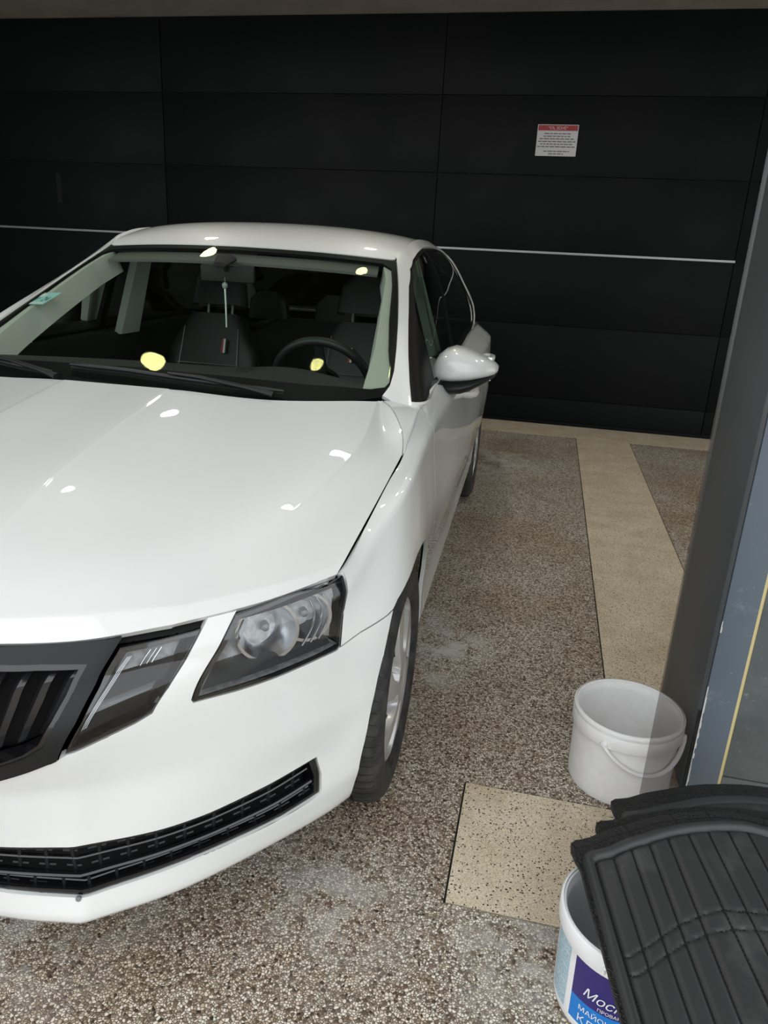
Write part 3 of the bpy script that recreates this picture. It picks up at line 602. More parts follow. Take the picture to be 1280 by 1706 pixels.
def panel(name, skin, poly, m, parent, side=1, holes=(), gap=.0017, flange=.012, off=0., step=.022, tri=None):
    Q, T = cut(skin, poly, holes, step) if tri is None else tri
    P = skin.at(Q); N = skin.at(Q, skin.N); N /= np.linalg.norm(N, axis=1, keepdims=True)+1e-12
    P = P+N*off
    P[Q[:, 0] < 1e-6, 0] = 0
    P, N, F = rim(P, N, T, gap, flange)
    if side == 0: P, N, F = both(P, N, F)
    elif side == -1: P = P*[-1, 1, 1]; N = N*[-1, 1, 1]; F = [f[::-1] for f in F]
    return mesh(name, P, F, m, parent, True, N)
def gridpanel(name, G, m, parent, side=1, gap=.0017, flange=.012, flip=False, x0=False):
    G = np.asarray(G, float); a, b = G.shape[:2]
    N = np.cross(np.gradient(G, axis=0), np.gradient(G, axis=1)); N /= np.linalg.norm(N, axis=-1, keepdims=True)+1e-12
    if flip: N = -N
    if x0: N[0, :, 0] = 0; N /= np.linalg.norm(N, axis=-1, keepdims=True)+1e-12
    F = [(i*b+j, (i+1)*b+j, (i+1)*b+j+1, i*b+j+1) for i in range(a-1) for j in range(b-1)]
    if flip: F = [f[::-1] for f in F]
    P = G.reshape(-1, 3).copy(); N = N.reshape(-1, 3)
    P, N, F = rim(P, N, np.array(F), gap, flange)
    if side == 0: P, N, F = both(P, N, F)
    elif side == -1: P = P*[-1, 1, 1]; N = N*[-1, 1, 1]; F = [f[::-1] for f in F]
    return mesh(name, P, F, m, parent, True, N)

# ------------------------------------------------------------------ the car (X to its left side, Y rearwards, origin under the front axle)
car = empty('car', (-1.13553, 1.61614, 0), .02756325)
tag(car, 'white five-door car parked nose out in the dark panelled bay', 'car')
S = lambda i: float(low.ts[i]); U = lambda i: float(up.ts[i])
v7 = float(low.tv[7]); vt = v7-.001
arch = [tuple(q) for q in TR['arch_front']]; archr = [tuple(q) for q in TR['arch_rear']]
gf = [tuple(q) for q in TR['gap_front']]; gb = [tuple(q) for q in TR['gap_b']]; gr = [tuple(q) for q in TR['gap_rear']]
def tops(L, lim=.722, to=.80): return [(s, to if v > lim else v) for s, v in L]
grille_o = [(0, vt)]+[(TR['grille_right'][0][0], vt)]+[tuple(q) for q in TR['grille_right'][1:]]+[tuple(q) for q in TR['grille_bottom'][1:]]+[(.2, .418), (0, .413)]
gopen = [(0, .736)]+[tuple(q) for q in TR['gopen_top'][::-1]]+[tuple(q) for q in TR['gopen_right'][1:]]+[tuple(q) for q in TR['gopen_bottom'][1:]]+[(.2, .468), (0, .463)]
lamp_o = [tuple(q) for q in TR['lamp_out']]; lamp_i = [tuple(q) for q in TR['lamp_in']]
hl_o = [tuple(q) for q in TR['hl_out']]; hl_i = [tuple(q) for q in TR['hl_in']]
intake = [tuple(q) for q in TR['in_top']]+[(0, .2527), (0, .150)]+[tuple(q) for q in TR['in_bot']]
sm_ = [tuple(q) for q in TR['seam']]; h3, h4 = tuple(TR['hl_out'][3]), tuple(TR['hl_out'][4]); ht = (h3[0]+.0006, vt)
na = min(range(len(arch)), key=lambda i: math.hypot(arch[i][0]-sm_[-1][0], arch[i][1]-sm_[-1][1])); seam = sm_[:-1]+[arch[na]]
bump_poly = [(0, 0), (arch[0][0], 0)]+arch[:na]+seam[::-1]+[h4, h3, ht, (0, vt)]
strip = [(.468, .80), (.4666, .656), (.4564, .5605), (.4340, .4685), (.4452, .4787), (.4638, .557), (.4725, .646), (.48, .80)]
bumper = panel('front_bumper', low, bump_poly, PAINT, car, 0, [tops(grille_o), tops(lamp_o), tops(hl_o), intake, strip], gap=.0015, flange=.016, step=.018)
fend_poly = [h3, h4]+seam+arch[na+1:]+[(arch[-1][0], 0), (gf[-1][0], 0)]+gf[::-1]+[(1.835, vt), ht]
fl = cut(low, fend_poly); skirt = [(gf[-1][0], 0), (archr[0][0], 0)]+[archr[0], archr[3]]+[(3.4727, .156)]+[(2.79, .156), (gf[-2][0], .156)]
skt = cut(low, skirt)
fd = cut(low, [(gf[6][0], .160)]+[(2.79, .160)]+gb[:-1][::-1]+[(2.76, vt), (1.835, vt)]+gf[:7])
rd = cut(low, [(2.79, .160), (3.4727, .160)]+gr[:-1][::-1]+[(4.03, vt), (2.76, vt)]+gb[:-1])
br_ = [tuple(q) for q in TR['bumper_rear']]
rq = cut(low, [archr[-1], (archr[-1][0], 0), (S(16), 0), (S(16), vt), (4.03, vt)]+gr+archr[4:-1])
# hood -----------------------------------------------------------------
HC = [[(0, -.795, .735), (0, -.768, .763), (0, -.68, .803), (0, -.45, .868), (0, -.15, .925), (0, .195, .983)],
      [(.25, -.778, .736), (.235, -.75, .763), (.21, -.665, .802), (.18, -.44, .8705), (.165, -.15, .9275), (.16, .188, .9845)],
      [(.44, -.717, .740), (.43, -.68, .770), (.42, -.60, .803), (.43, -.38, .855), (.445, -.10, .909), (.44, .23, .970)],
      [(.565, -.637, .747), (.57, -.60, .769), (.585, -.50, .793), (.662, -.255, .849), (.709, -.003, .896), (.695, .385, .9635)],
      [(.69, -.51, .752), (.70, -.468, .770), (.705, -.40, .785), (.738, -.17, .831), (.766, .09, .886), (.70, .395, .962)],
      [(.780, -.376, .757), (.784, -.34, .767), (.789, -.27, .784), (.804, -.06, .834), (.816, .135, .879), (.704, .405, .9615)]]
nr = 60; cols = []
for i, c in enumerate(HC):
    A = np.array(c, float)
    if i == 5: A = np.array(c[:5]+[(.802, .205, .912), (.768, .285, .945), (.74, .345, .957), (.704, .405, .9615)])
    t = np.concatenate([[0], np.cumsum(np.linalg.norm(np.diff(A, axis=0), axis=1))]); kt = t[:5].tolist()+[t[-1]]
    tq = np.interp(np.linspace(0, 5, nr), range(6), kt); cols.append(hermite(A, t, tq, (1,) if i != 5 else (1, 4)))
B = np.array(cols); kx = np.array([0, .165, .43, .66, .735, .80])
G = hermite(B, kx, np.unique(np.round(np.concatenate([np.linspace(0, .165, 8), [.159, .162, .168, .171, .176, .182, .195, .205, .215, .225, .235], np.linspace(.165, .66, 24), [.663, .666, .657, .654, .649, .643, .632, .622, .610, .60], np.linspace(.66, .8, 14)]), 5)), (1, 3))
ku = np.unique(np.round(np.concatenate([np.linspace(0, .165, 8), [.159, .162, .168, .171, .176, .182, .195, .205, .215, .225, .235], np.linspace(.165, .66, 24), [.663, .666, .657, .654, .649, .643, .632, .622, .610, .60], np.linspace(.66, .8, 14)]), 5))
fadeY = np.clip(np.linspace(0, 1, nr)*3-.35, 0, 1)
for i, u in enumerate(ku):      # shallow hollows that run along the pressed creases
    d = u-.165; d2 = .66-u
    z_ = -.0013*math.exp(-(d/.030)**2 if d > 0 else -(d/.004)**2)-.0016*math.exp(-(d2/.034)**2 if d2 > 0 else -(d2/.004)**2)
    G[i, :, 2] += z_*fadeY
G[0, :, 0] = 0
gridpanel('hood', G, PAINT, car, 0, x0=True, gap=.002, flange=.014)
# fender return between the hood gap, the windscreen pillar and the belt line
ga = np.array([(.8165, .135, .880), (.803, .205, .9125), (.770, .285, .945), (.742, .345, .957), (.706, .408, .960)])
gb_ = np.array([(.818, .138, .881), (.8185, .22, .905), (.817, .30, .930), (.815, .36, .945), (.8135, .418, .953)])
t5 = np.linspace(0, 1, 5); tq = np.linspace(0, 1, 22)
A1 = hermite(ga, t5, tq); B1 = hermite(gb_, t5, tq)
CG = np.array([A1+(B1-A1)*f+np.array([0, 0, .004])*4*f*(1-f)*tq[:, None] for f in np.linspace(0, 1, 7)])
CG = np.concatenate([CG, CG[-1:]+np.array([.0010, 0, -.006])])
for sg, nm in ((1, 'l'), (-1, 'r')):
    panel('front_fender', low, None, PAINT, car, sg, tri=fl)
    gridpanel('cowl_corner', CG, PAINT, car, sg, gap=.0005, flange=.01)
    panel('sill', low, None, PAINT, car, sg, tri=skt)
    d1 = panel('front_door', low, None, PAINT, car, sg, tri=fd, gap=.0024)
    d2 = panel('rear_door', low, None, PAINT, car, sg, tri=rd, gap=.0024)
    panel('rear_quarter', low, None, PAINT, car, sg, tri=rq)
    for d, y0, zz, xo in ((d1, 1.13, .874, .916), (d2, 2.16, .892, .926)):   # door handles
        h = MB(); xb = .868
        h.tube([(sg*(xb), y0, zz), (sg*(xo-.012), y0+.012, zz), (sg*xo, y0+.04, zz), (sg*xo, y0+.16, zz), (sg*(xo-.012), y0+.188, zz), (sg*xb, y0+.2, zz)], [.014, .017, .018, .018, .017, .014], 12, flat=.7)
        h.build('door_handle', PAINT, d)
panel('rear_bumper', low, [(S(16)+.002, 0), (S(18), 0), (S(18), .6), (S(16)+.002, .6)], PAINT, car, 1, gap=0)
panel('rear_bumper', low, [(S(16)+.002, 0), (S(18), 0), (S(18), .6), (S(16)+.002, .6)], PAINT, car, -1, gap=0)
for sg in (1, -1): panel('tailgate', low, [(S(16)+.002, .604), (S(18), .604), (S(18), vt), (S(16)+.002, vt)], PAINT, car, sg, gap=0)
D0 = np.array([U(13)+(U(16)-U(13))*t for t in np.linspace(0, 1, 20)]); D1 = np.array([S(15)+.2+(S(18)-S(15)-.2)*t for t in np.linspace(0, 1, 20)])
P0 = up.at(np.stack([D0, D0*0+.002], -1)); P1 = low.at(np.stack([D1, D1*0+v7-.001], -1))
for sg in (1, -1): gridpanel('tail_deck', np.array([P0+(P1-P0)*f for f in np.linspace(0, 1, 6)]), PAINT, car, sg, gap=0, flange=0, flip=False)

# glass house ------------------------------------------------------------
wsr = [tuple(q) for q in TR['ws_right']]
ws = [(0, .006), (.6, .006)]+wsr+[(.70, .781), (0, .781)]
frit = [(0, .082), (.30, .0815)]+[(.5476, .068), (.6337, .0550), (.672, .0620), (.686, .082), (.688, .117), (.674, .2364), (.667, .40), (.667, .6175), (.657, .7188), (.6139, .749), (.3, .752), (0, .754)]
panel('windscreen_surround', up, ws, FRIT, car, 0, [frit], gap=.001, flange=.01, off=-.0015)
panel('windscreen', up, [(0, .004), (.6, .004)]+wsr+[(.70, .781), (0, .781)], WSGLASS, car, 0, gap=.002, flange=0)
dlo = [(.758, .010), (.7561, .0706), (.7581, .1526), (.7622, .2491), (.7635, .373), (.7669, .5268), (.7975, .6477), (.90, .687), (1.05, .70), (1.35, .706), (1.9, .70), (2.2, .665), (2.45, .50), (2.62, .25), (2.645, .10), (2.56, .03), (2.4, .008), (1.4, .006), (.9, .007)]
frame = wsr+[(.7058, .783), (U(13), .783), (U(13), .001), (.70, .001)]
fr = cut(up, frame, [dlo]); 
g1 = [(.985, .022), (.90, .17), (.84, .27), (.815, .40), (.815, .53), (.845, .635), (.95, .668), (1.315, .682), (1.385, .03), (1.2, .018)]
g2 = [(1.43, .025), (1.365, .683), (1.9, .678), (2.16, .642), (2.31, .54), (2.36, .03)]
g3 = [(2.41, .05), (2.37, .49), (2.45, .42), (2.585, .2), (2.58, .06)]
wt = cut(up, dlo, [g1, g2, g3])
for sg in (1, -1):
    panel('side_frame', up, None, PAINT, car, sg, tri=fr, gap=.0, off=.005)
    panel('window_trim', up, None, WTRIM, car, sg, tri=wt, gap=.0008, flange=.012, off=-.003)
    for nm, g in (('front_side_window', g1), ('rear_side_window', g2), ('quarter_window', g3)):
        panel(nm, up, g, SIDEGLASS, car, sg, gap=-.003, flange=0, off=-.006)
panel('rear_window', up, [(U(13)+.005, .02), (U(16), .02), (U(16), .77), (U(13)+.005, .77)], SIDEGLASS, car, 1, gap=0, flange=0)
panel('rear_window', up, [(U(13)+.005, .02), (U(16), .02), (U(16), .77), (U(13)+.005, .77)], SIDEGLASS, car, -1, gap=0, flange=0)
# roof: blended between header, gutters and rear edge
RC = np.array([(1.105, 1.368), (1.2, 1.407), (1.3, 1.437), (1.4, 1.457), (1.5, 1.468), (1.7, 1.476), (2.0, 1.472), (2.4, 1.445), (2.76, 1.395)])
fq = np.linspace(0, 1, 26); tt = np.linspace(0, 1, 44)**1.25
hd = up.at(np.stack([np.interp(fq, [0, 1], [0, .705]), fq*0+.784], -1)); gut = up.at(np.stack([.705+(U(13)-.705)*tt, tt*0+.784], -1)); re = up.at(np.stack([U(16)+(U(13)-U(16))*fq, fq*0+.784], -1))
hl_len = np.linalg.norm(np.diff(hd, axis=0), axis=1)
cy = RC[0, 0]+(RC[-1, 0]-RC[0, 0])*tt; cz = hermite(RC[:, 1], RC[:, 0], cy)
cen = np.stack([cy*0, cy, cz], -1)
fx = (hd[:, 0]/hd[-1, 0])
base = np.array([[(f*gut[k, 0], cen[k, 1]+(gut[k, 1]-cen[k, 1])*f**2.2, cen[k, 2]+(gut[k, 2]-cen[k, 2])*(.55*f**2+.45*f**5)) for k in range(len(tt))] for f in fx])
fade = (1-tt)**3; fade2 = tt**3
RG = base+(hd[:, None]-base[:, :1])*fade[None, :, None]+(re[:, None]-base[:, -1:])*fade2[None, :, None]
RG[0, :, 0] = 0
roof = gridpanel('roof', RG, PAINT, car, 0, gap=.0012, flange=.01, x0=True)
# lining under the roof, pale pillar trims, visors
LG = RG.copy(); LG[:, :, 2] -= .028; LG[:, :, 0] *= .97; LG = LG[:, 1:-1]
gridpanel('head_lining', LG, LINER, car, 0, gap=0, flange=0, flip=True)
for sg in (1, -1):
    panel('pillar_trim', up, [(.615, .058), (.72, .055), (.75, .3), (.755, .5), (.76, .66), (.66, .758), (.62, .758), (.638, .66), (.635, .5), (.632, .25)], TRIM, car, sg, off=-.010, gap=0, flange=.085)
    x = MB(); x.add([(sg*.735, 1.44, .97), (sg*.735, 1.60, .97), (sg*.60, 1.55, 1.40), (sg*.60, 1.44, 1.40), (sg*.70, 1.44, .97), (sg*.70, 1.60, .97), (sg*.565, 1.55, 1.40), (sg*.565, 1.44, 1.40)],
          [(0, 1, 2, 3), (7, 6, 5, 4), (0, 3, 7, 4), (1, 5, 6, 2), (3, 2, 6, 7), (0, 4, 5, 1)]); x.build('pillar_trim', TRIM, car, False)
    x = MB(); x.box((sg*.36-.19, 1.17, 1.322), (sg*.36+.19, 1.30, 1.335), 0); x.build('sun_visor', LINER, car, True, 35, .005)
panel('header_trim', up, [(0, .70), (.60, .70), (.60, .76), (0, .76)], LINER, car, 0, off=-.02, gap=0, flange=.01)

# dark inner shell that closes the panel gaps, arch liners, underbody, cowl
shell = [(0, .02), (arch[0][0], .02)]+arch+[(arch[-1][0], .02), (archr[0][0], .02)]+archr+[(archr[-1][0], .02), (S(18), .02), (S(18), v7-.002), (0, v7-.002)]
hh = [tops(hl_o), tops(lamp_o), tops(grille_o), intake]
sh = cut(low, shell, hh+[strip], .04, True)
for sg in (1, -1): panel('inner_shell', low, None, DARKIN, car, sg, tri=sh, off=-.018, gap=.004, flange=0)
HG = G.copy(); HG[:, :, 2] -= .03; HG = HG[:, 3:]
gridpanel('hood_underside', HG, DARKIN, car, 0, gap=.005, flange=0)
x = MB(); x.box((-.66, -.40, .20), (.66, 3.45, .215)); x.box((-.45, -.60, .20), (.45, -.40, .215)); x.box((-.74, .50, .21), (.74, .53, .94)); x.build('underbody', DARKIN, car, False)
for yc in (0, 2.686):
    for sg in (1, -1):
        x = MB(); L = []
        for a in np.linspace(-20, 200, 40): L.append([(sg*X, yc-.362*math.cos(math.radians(a)), .318+.362*math.sin(math.radians(a))) for X in (.56, .70, .79)])
        x.grid(L); x.build('arch_liner', DARKIN, car)
cx_ = np.linspace(0, .70, 12)
cwl = np.array([[(X, np.interp(X, [0, .2, .38, .52, .66, .704], [.19, .183, .208, .252, .33, .40])-.03+d, np.interp(X, [0, .7], [.945, .925])+e) for X in cx_] for d, e in ((0, 0), (.05, .012), (.10, .02))]).transpose(1, 0, 2)
gridpanel('cowl_panel', cwl, MATTE, car, 0, gap=0, flange=0)
LAMPDK = mat('lamp_mirrored_grey', (.10, .105, .11), .4, .2)  # headlight trim grey, lightened in place of a building reflected in the lens
RIB = mat('rib_black', (.012, .012, .014), .24, 0, .5, .08)
# ------------------------------------------------------------------ lamps
def sk(q, off=0.):
    q = np.atleast_2d(np.array(q, float)); n = low.at(q, low.N); n /= np.linalg.norm(n, axis=1, keepdims=True); return low.at(q)+n*off
def mirrorx(P, sg): return np.asarray(P)*[sg, 1, 1]
def ring_between(a, b, n=90):
    def res(L):
        L = np.array(list(L)+[L[0]]); d = np.concatenate([[0], np.cumsum(np.linalg.norm(np.diff(L, axis=0), axis=1))]); t = np.linspace(0, d[-1], n, endpoint=False)
        return np.stack([np.interp(t, d, L[:, 0]), np.interp(t, d, L[:, 1])], -1)
    return res(a), res(b)
def bowl(poly_in, depth, m, name, parent, sg):
    """wall going inwards from an outline plus a back face"""
    D = np.array(dens(poly_in, .012)); A = sk(D, -.004); Bk = A.copy(); c = D.mean(0); D2 = c+(D-c)*.93; Bk = sk(D2, -.004)+np.array([-.2, .98, 0])*depth
    n = len(A); x = MB(); x.add(np.vstack([mirrorx(A, sg), mirrorx(Bk, sg)]), [(i, (i+1) % n, n+(i+1) % n, n+i) for i in range(n)]+[tuple(range(n, 2*n))])
    return x.build(name, m, parent, True, 30)
REFL = mat('lamp_reflector', (.36, .375, .38), .28, .2)
_n = noise(REFL, 55, 2); MATS['lamp_reflector'].node_tree.links.new(ramp(REFL, _n.outputs[0], [(.35, (.40, .42, .43)), (.65, (.72, .74, .75))]).outputs[0], nodes(REFL)[2].inputs['Base Color'])
for sg in (1, -1):
    for nm, oo, ii in (('headlight', hl_o, hl_i), ('inner_lamp', lamp_o, lamp_i)):
        hz = panel(nm, low, oo, BLACK, car, sg, [ii], gap=.0012, flange=.05, off=-.002, step=.012)
        bw = bowl(ii, .075 if nm == 'headlight' else .06, REFL if nm == 'headlight' else SATIN, 'lamp_bowl', hz, sg)
        panel('lens', low, [((s_-np.mean([p[0] for p in oo]))*.985+np.mean([p[0] for p in oo]), (v_-np.mean([p[1] for p in oo]))*.97+np.mean([p[1] for p in oo])) for s_, v_ in oo], LENS, hz, sg, gap=.0, flange=0, off=.001, step=.02)
        x = MB()
        if nm == 'headlight':
            # two reflector bowls with stepped facets
            for (s0, v0, r, dz) in ((.858, .635, .044, .02), (.765, .635, .054, .02)):
                c = sk((s0, v0))[0]+np.array([-.012, .050, 0])
                M = Matrix.Translation(Vector(mirrorx(c, sg))) @ Vector((sg*.5, -.85, .12)).to_track_quat('Z', 'Y').to_matrix().to_4x4()
                y = MB(); y.lathe([(.008, -.045), (.02, -.042), (r*.45, -.034), (r*.7, -.02), (r*.9, -.004), (r, .008), (r+.006, .008)], 40, M); y.build('reflector_bowl', CHROME, hz)
                y = MB(); y.lathe([(.0, -.01), (.007, -.012), (.009, -.02), (.009, -.045)], 20, M); y.build('bulb', LGREY, hz)
            # curved daylight strips near the outer end
            for s0 in (.893, .911, .928):
                x.tube([mirrorx(sk((s0-.05*((v-.63)/.10)**2*.45, v), -.020)[0], sg) for v in np.linspace(.545, .725, 16)], .0022, 8)
            x.build('light_guide', CHROMEROUGH, hz)
            y = MB()
            for k, s0 in enumerate(np.linspace(.672, .725, 5)):
                a = sk((s0-.006, .53), -.03)[0]; b = sk((s0-.006, .715), -.045)[0]; c = sk((s0+.006, .53), -.045)[0]; d = sk((s0+.006, .715), -.06)[0]
                y.add([mirrorx(v, sg) for v in (a, b, d, c)], [(0, 1, 2, 3)])
            y.build('facet_strip', CHROME, hz, False)
            y = MB(); y.grid([[mirrorx(sk((s0, v), -(.022+1.2*(.950-s0)))[0], sg) for v in np.linspace(.53, .742, 8)] for s0 in np.linspace(.885, .946, 8)]); y.build('side_reflector', REFL, hz)
            y = MB(); L = np.linspace(.665, .935, 30)
            y.grid([[mirrorx(sk((s0, v), -d)[0], sg) for v, d in ((.522, .012), (.535, .03), (.545, .055), (.552, .07))] for s0 in L]); y.build('lower_trim', LAMPDK, hz)
        else:
            y = MB(); L = np.linspace(0, 1, 10)
            def lp(u, v): # u left-right, v bottom-top inside the lamp
                b = np.array([.465+.105*u, .512+.03*u]); t = np.array([.497+.08*u, .712]); return b+(t-b)*v
            for (v0, v1, d0, d1, mm, n2) in ((.0, .16, .012, .03, SATIN, 'lower_trim'), (.17, .40, .03, .04, LGREY, 'lower_reflector'), (.41, .74, .012, .012, MATTE, 'bulb_shield'), (.75, .98, .03, .045, REFL, 'upper_reflector')):
                z = MB(); z.grid([[mirrorx(sk(lp(u, v), -(d0+(d1-d0)*t))[0], sg) for t, v in zip(np.linspace(0, 1, 4), np.linspace(v0, v1, 4))] for u in np.linspace(.03, .97, 12)]); z.build(n2, mm, hz)
            z = MB()
            for u in (.03, .06, .09): z.tube([mirrorx(sk(lp(u, v), -.012)[0], sg) for v in np.linspace(.06, .97, 8)], .0007, 6)
            for u, w_ in ((.42, .0012), (.52, .0010), (.60, .0016)): z.tube([mirrorx(sk(lp(u, v), -.024)[0], sg) for v in np.linspace(.76, .97, 5)], w_, 6)
            z.build('light_guide', CHROME, hz)
# ------------------------------------------------------------------ grille
gl = panel('grille', low, grille_o, SATIN, car, 0, [gopen], gap=.0012, flange=.035, off=.004, step=.012)
go2 = [(s_*1.0, v_) for s_, v_ in gopen]
panel('inner_frame', low, [(0, .742), (.33, .739), (.386, .733), (.4475, .7195), (.4425, .645), (.4325, .579), (.416, .509), (.386, .4865), (.348, .471), (.2, .4615), (0, .457)], BLACK, gl, 0, [[(0, .728), (.33, .724), (.380, .718), (.434, .706), (.429, .645), (.419, .582), (.405, .523), (.382, .502), (.347, .487), (.2, .476), (0, .471)]], gap=.0, flange=.03, off=.001, step=.01)
panel('back_mesh', low, [(0, .45), (.36, .45), (.45, .52), (.46, .74), (0, .75)], DARKIN, gl, 0, gap=0, flange=0, off=-.055, step=.04)
ribs = [.0, .036, .072, .108, .144, .180, .216, .252, .288, .324, .360, .396, .43]
for k, s0 in enumerate(ribs):
    for sg in ((1,) if k == 0 else (1, -1)):
        vb = .475+max(0, s0-.2)*.09+max(0, s0-.34)*.36; vtop = .728-max(0, s0-.34)*.13
        n = 14; L = []
        for v in np.linspace(vb, vtop, n):
            u = (v-vb)/(vtop-vb); sx = s0-.012*(1-u)-(.014*(1-u) if s0 > .3 else 0); wd = .0125-.004*abs(u-.6); pr = -.010-.018*max(0, (u-.86)/.14)**1.5-.016*(1-u)**3
            c = sk((max(sx, 0), v), pr)[0]; bk = sk((max(sx, 0), v), -.045)[0]
            L.append([mirrorx(p_, sg) for p_ in (bk-[wd*.6, 0, 0], c-[wd*.75, -.008, 0], c, c+[wd*.75, .008, 0], bk+[wd*.6, 0, 0])])
        x = MB(); x.grid(L); x.build('slat', RIB, gl, True, 25)
# ------------------------------------------------------------------ lower intake
ik = panel('lower_intake', low, intake, BLACK, car, 0, [[(s_*.985 if s_ > .85 else s_, .2+(v_-.2)*.80) for s_, v_ in intake]], gap=.001, flange=.035, off=-.006, step=.012)
panel('back_plate', low, [(0, .14), (.93, .14), (.93, .265), (0, .265)], DARKIN, ik, 0, gap=0, flange=0, off=-.05, step=.04)
def vin(s_, f):
    tp = np.interp(s_, [0, .32, .46, .58, .70, .81, .906], [.2527, .2497, .2425, .2412, .2398, .2458, .2592]); bt = np.interp(s_, [0, .30, .36, .45, .52, .63, .74, .83, .91], [.150, .148, .1447, .1385, .1432, .1476, .1495, .148, .1517]); return bt+(tp-bt)*f
for sg in (1, -1):
    for f, r, d in ((.40, .0065, -.010), (.66, .0045, -.020), (.20, .004, -.022)):
        x = MB(); x.tube([mirrorx(sk((s_, vin(s_, f)), d)[0], sg) for s_ in np.linspace(0, .895, 46)], r, 8, flat=.8); x.build('crossbar', BLACK, ik)
    for k, s_ in enumerate(np.arange(.03, .9, .052)):   # short stepped ribs between the bars
        x = MB()
        for (fa, fb, o_, ww) in ((.44, .92, .0, .004), (.06, .36, .026, .0035)):
            P_ = []
            for f in np.linspace(fa, fb, 4): P_.append(mirrorx(sk((min(s_+o_+.012*(f-.5), .9), vin(min(s_+o_, .9), f)), -.020)[0], sg))
            x.tube(P_, ww, 6)
            a = s_+o_-.016; b = s_+o_+.016
            for f in (fa+.10*(fb-fa), fa+.72*(fb-fa)): x.tube([mirrorx(sk((max(0, min(q, .9)), vin(min(q, .9), f)), -.022)[0], sg) for q in np.linspace(a, b, 4)], .003, 6)
        x.build('mesh_rib', SATIN, ik)
    x = MB(); c = sk((.448, .137))[0]; n_ = sk((.448, .137), .0025)[0]
    x.tube([mirrorx(c-(n_-c), sg), mirrorx(n_, sg)], .0048, 12); x.build('screw', LGREY, ik)
# ------------------------------------------------------------------ wheels
def wheel(y, sg, first=None):
    rt = empty('wheel', (0, y, .3165), 0, car)
    M = Matrix.Rotation(math.pi/2*sg, 4, 'Y')   # local z -> outward
    xo = .868
    prof = [(.200, .668), (.222, .664), (.262, .662), (.290, .668), (.308, .684), (.3145, .706), (.3160, .735), (.3085, .7365), (.3085, .7435), (.3165, .745), (.3165, .765), (.3085, .7665), (.3085, .7735), (.3165, .775), (.3160, .797), (.3085, .7985), (.3085, .8045), (.3155, .806), (.3130, .832), (.3075, .848), (.297, .8605), (.280, .869), (.262, .8725), (.245, .8715), (.236, .8685), (.230, .8690), (.219, .862), (.210, .853), (.205, .84)]
    t = MB(); t.lathe(prof, 96, M); ty = t.build('tyre', RUBBER, rt, True, 28)
    s_ = MB()
    pz = [p_[1] for p_ in prof[16:25]]; pr2 = [p_[0] for p_ in prof[16:25]]
    for k in range(70):                                                     # shoulder sipes
        a = 2*math.pi*k/70; L = []
        for z_ in np.linspace(.806, .866, 8):
            r_ = float(np.interp(z_, pz, pr2))+.0005; t_ = (z_-.806)/.06; aa = a+.05*t_; L.append([tuple(M @ Vector((r_*math.cos(aa+e), r_*math.sin(aa+e), z_+.0004))) for e in (0, .0085*(1-.6*t_))])
        s_.grid(L)
    s_.build('tread_groove', DARKIN, rt, False)['kind'] = 'stuff'
    n, nr_ = 240, 44; R = np.linspace(.004, .2145, nr_); V_ = []; F_ = []
    NS = 6
    def ss(x): x = min(1, max(0, x)); return x*x*(3-2*x)
    tw = lambda r: 2*math.pi/NS*.55*(r/.21)**1.3
    for i, r in enumerate(R):                                              # the grid follows the twisted spokes
        for k in range(n):
            ph = (k*NS/n) % 1.0; a = 2*math.pi*k/n-tw(r)
            z = .872-.014*(r/.21)**2
            if r < .052: z -= .010*ss((.052-r)/.01)*.4
            d = abs(ph-.5)*2
            if .062 < r < .203: z -= .030*ss((d-.38)/.22)*ss((r-.062)/.02)*ss((.203-r)/.02)*(.45+.55*(1 if ph < .5 else .5))
            if r > .2085: z -= .010*ss((r-.2085)/.006)
            V_.append(tuple(M @ Vector((r*math.cos(a*sg), r*math.sin(a*sg), z))))
    for i in range(nr_-1):
        for k in range(n):
            r = .5*(R[i]+R[i+1]); ph = ((k+.5)*NS/n) % 1.0; d = abs(ph-.5)*2
            u = (r-.088)/.066
            if 0 < u < 1 and d > .52+.30*abs(2*u-1)**4: continue
            F_.append((i*n+k, i*n+(k+1) % n, (i+1)*n+(k+1) % n, (i+1)*n+k))
    hc = MB(); hc.add(V_, F_); hc.build('hubcap', SILVER, rt, True, 26)
    k_ = MB(); k_.lathe([(.0, .842), (.21, .842), (.212, .80), (.19, .70)], 48, M); k_.build('rim', DARKIN, rt)
    return rt
for y in (0, 2.686):
    for sg in (1, -1): wheel(y, sg)
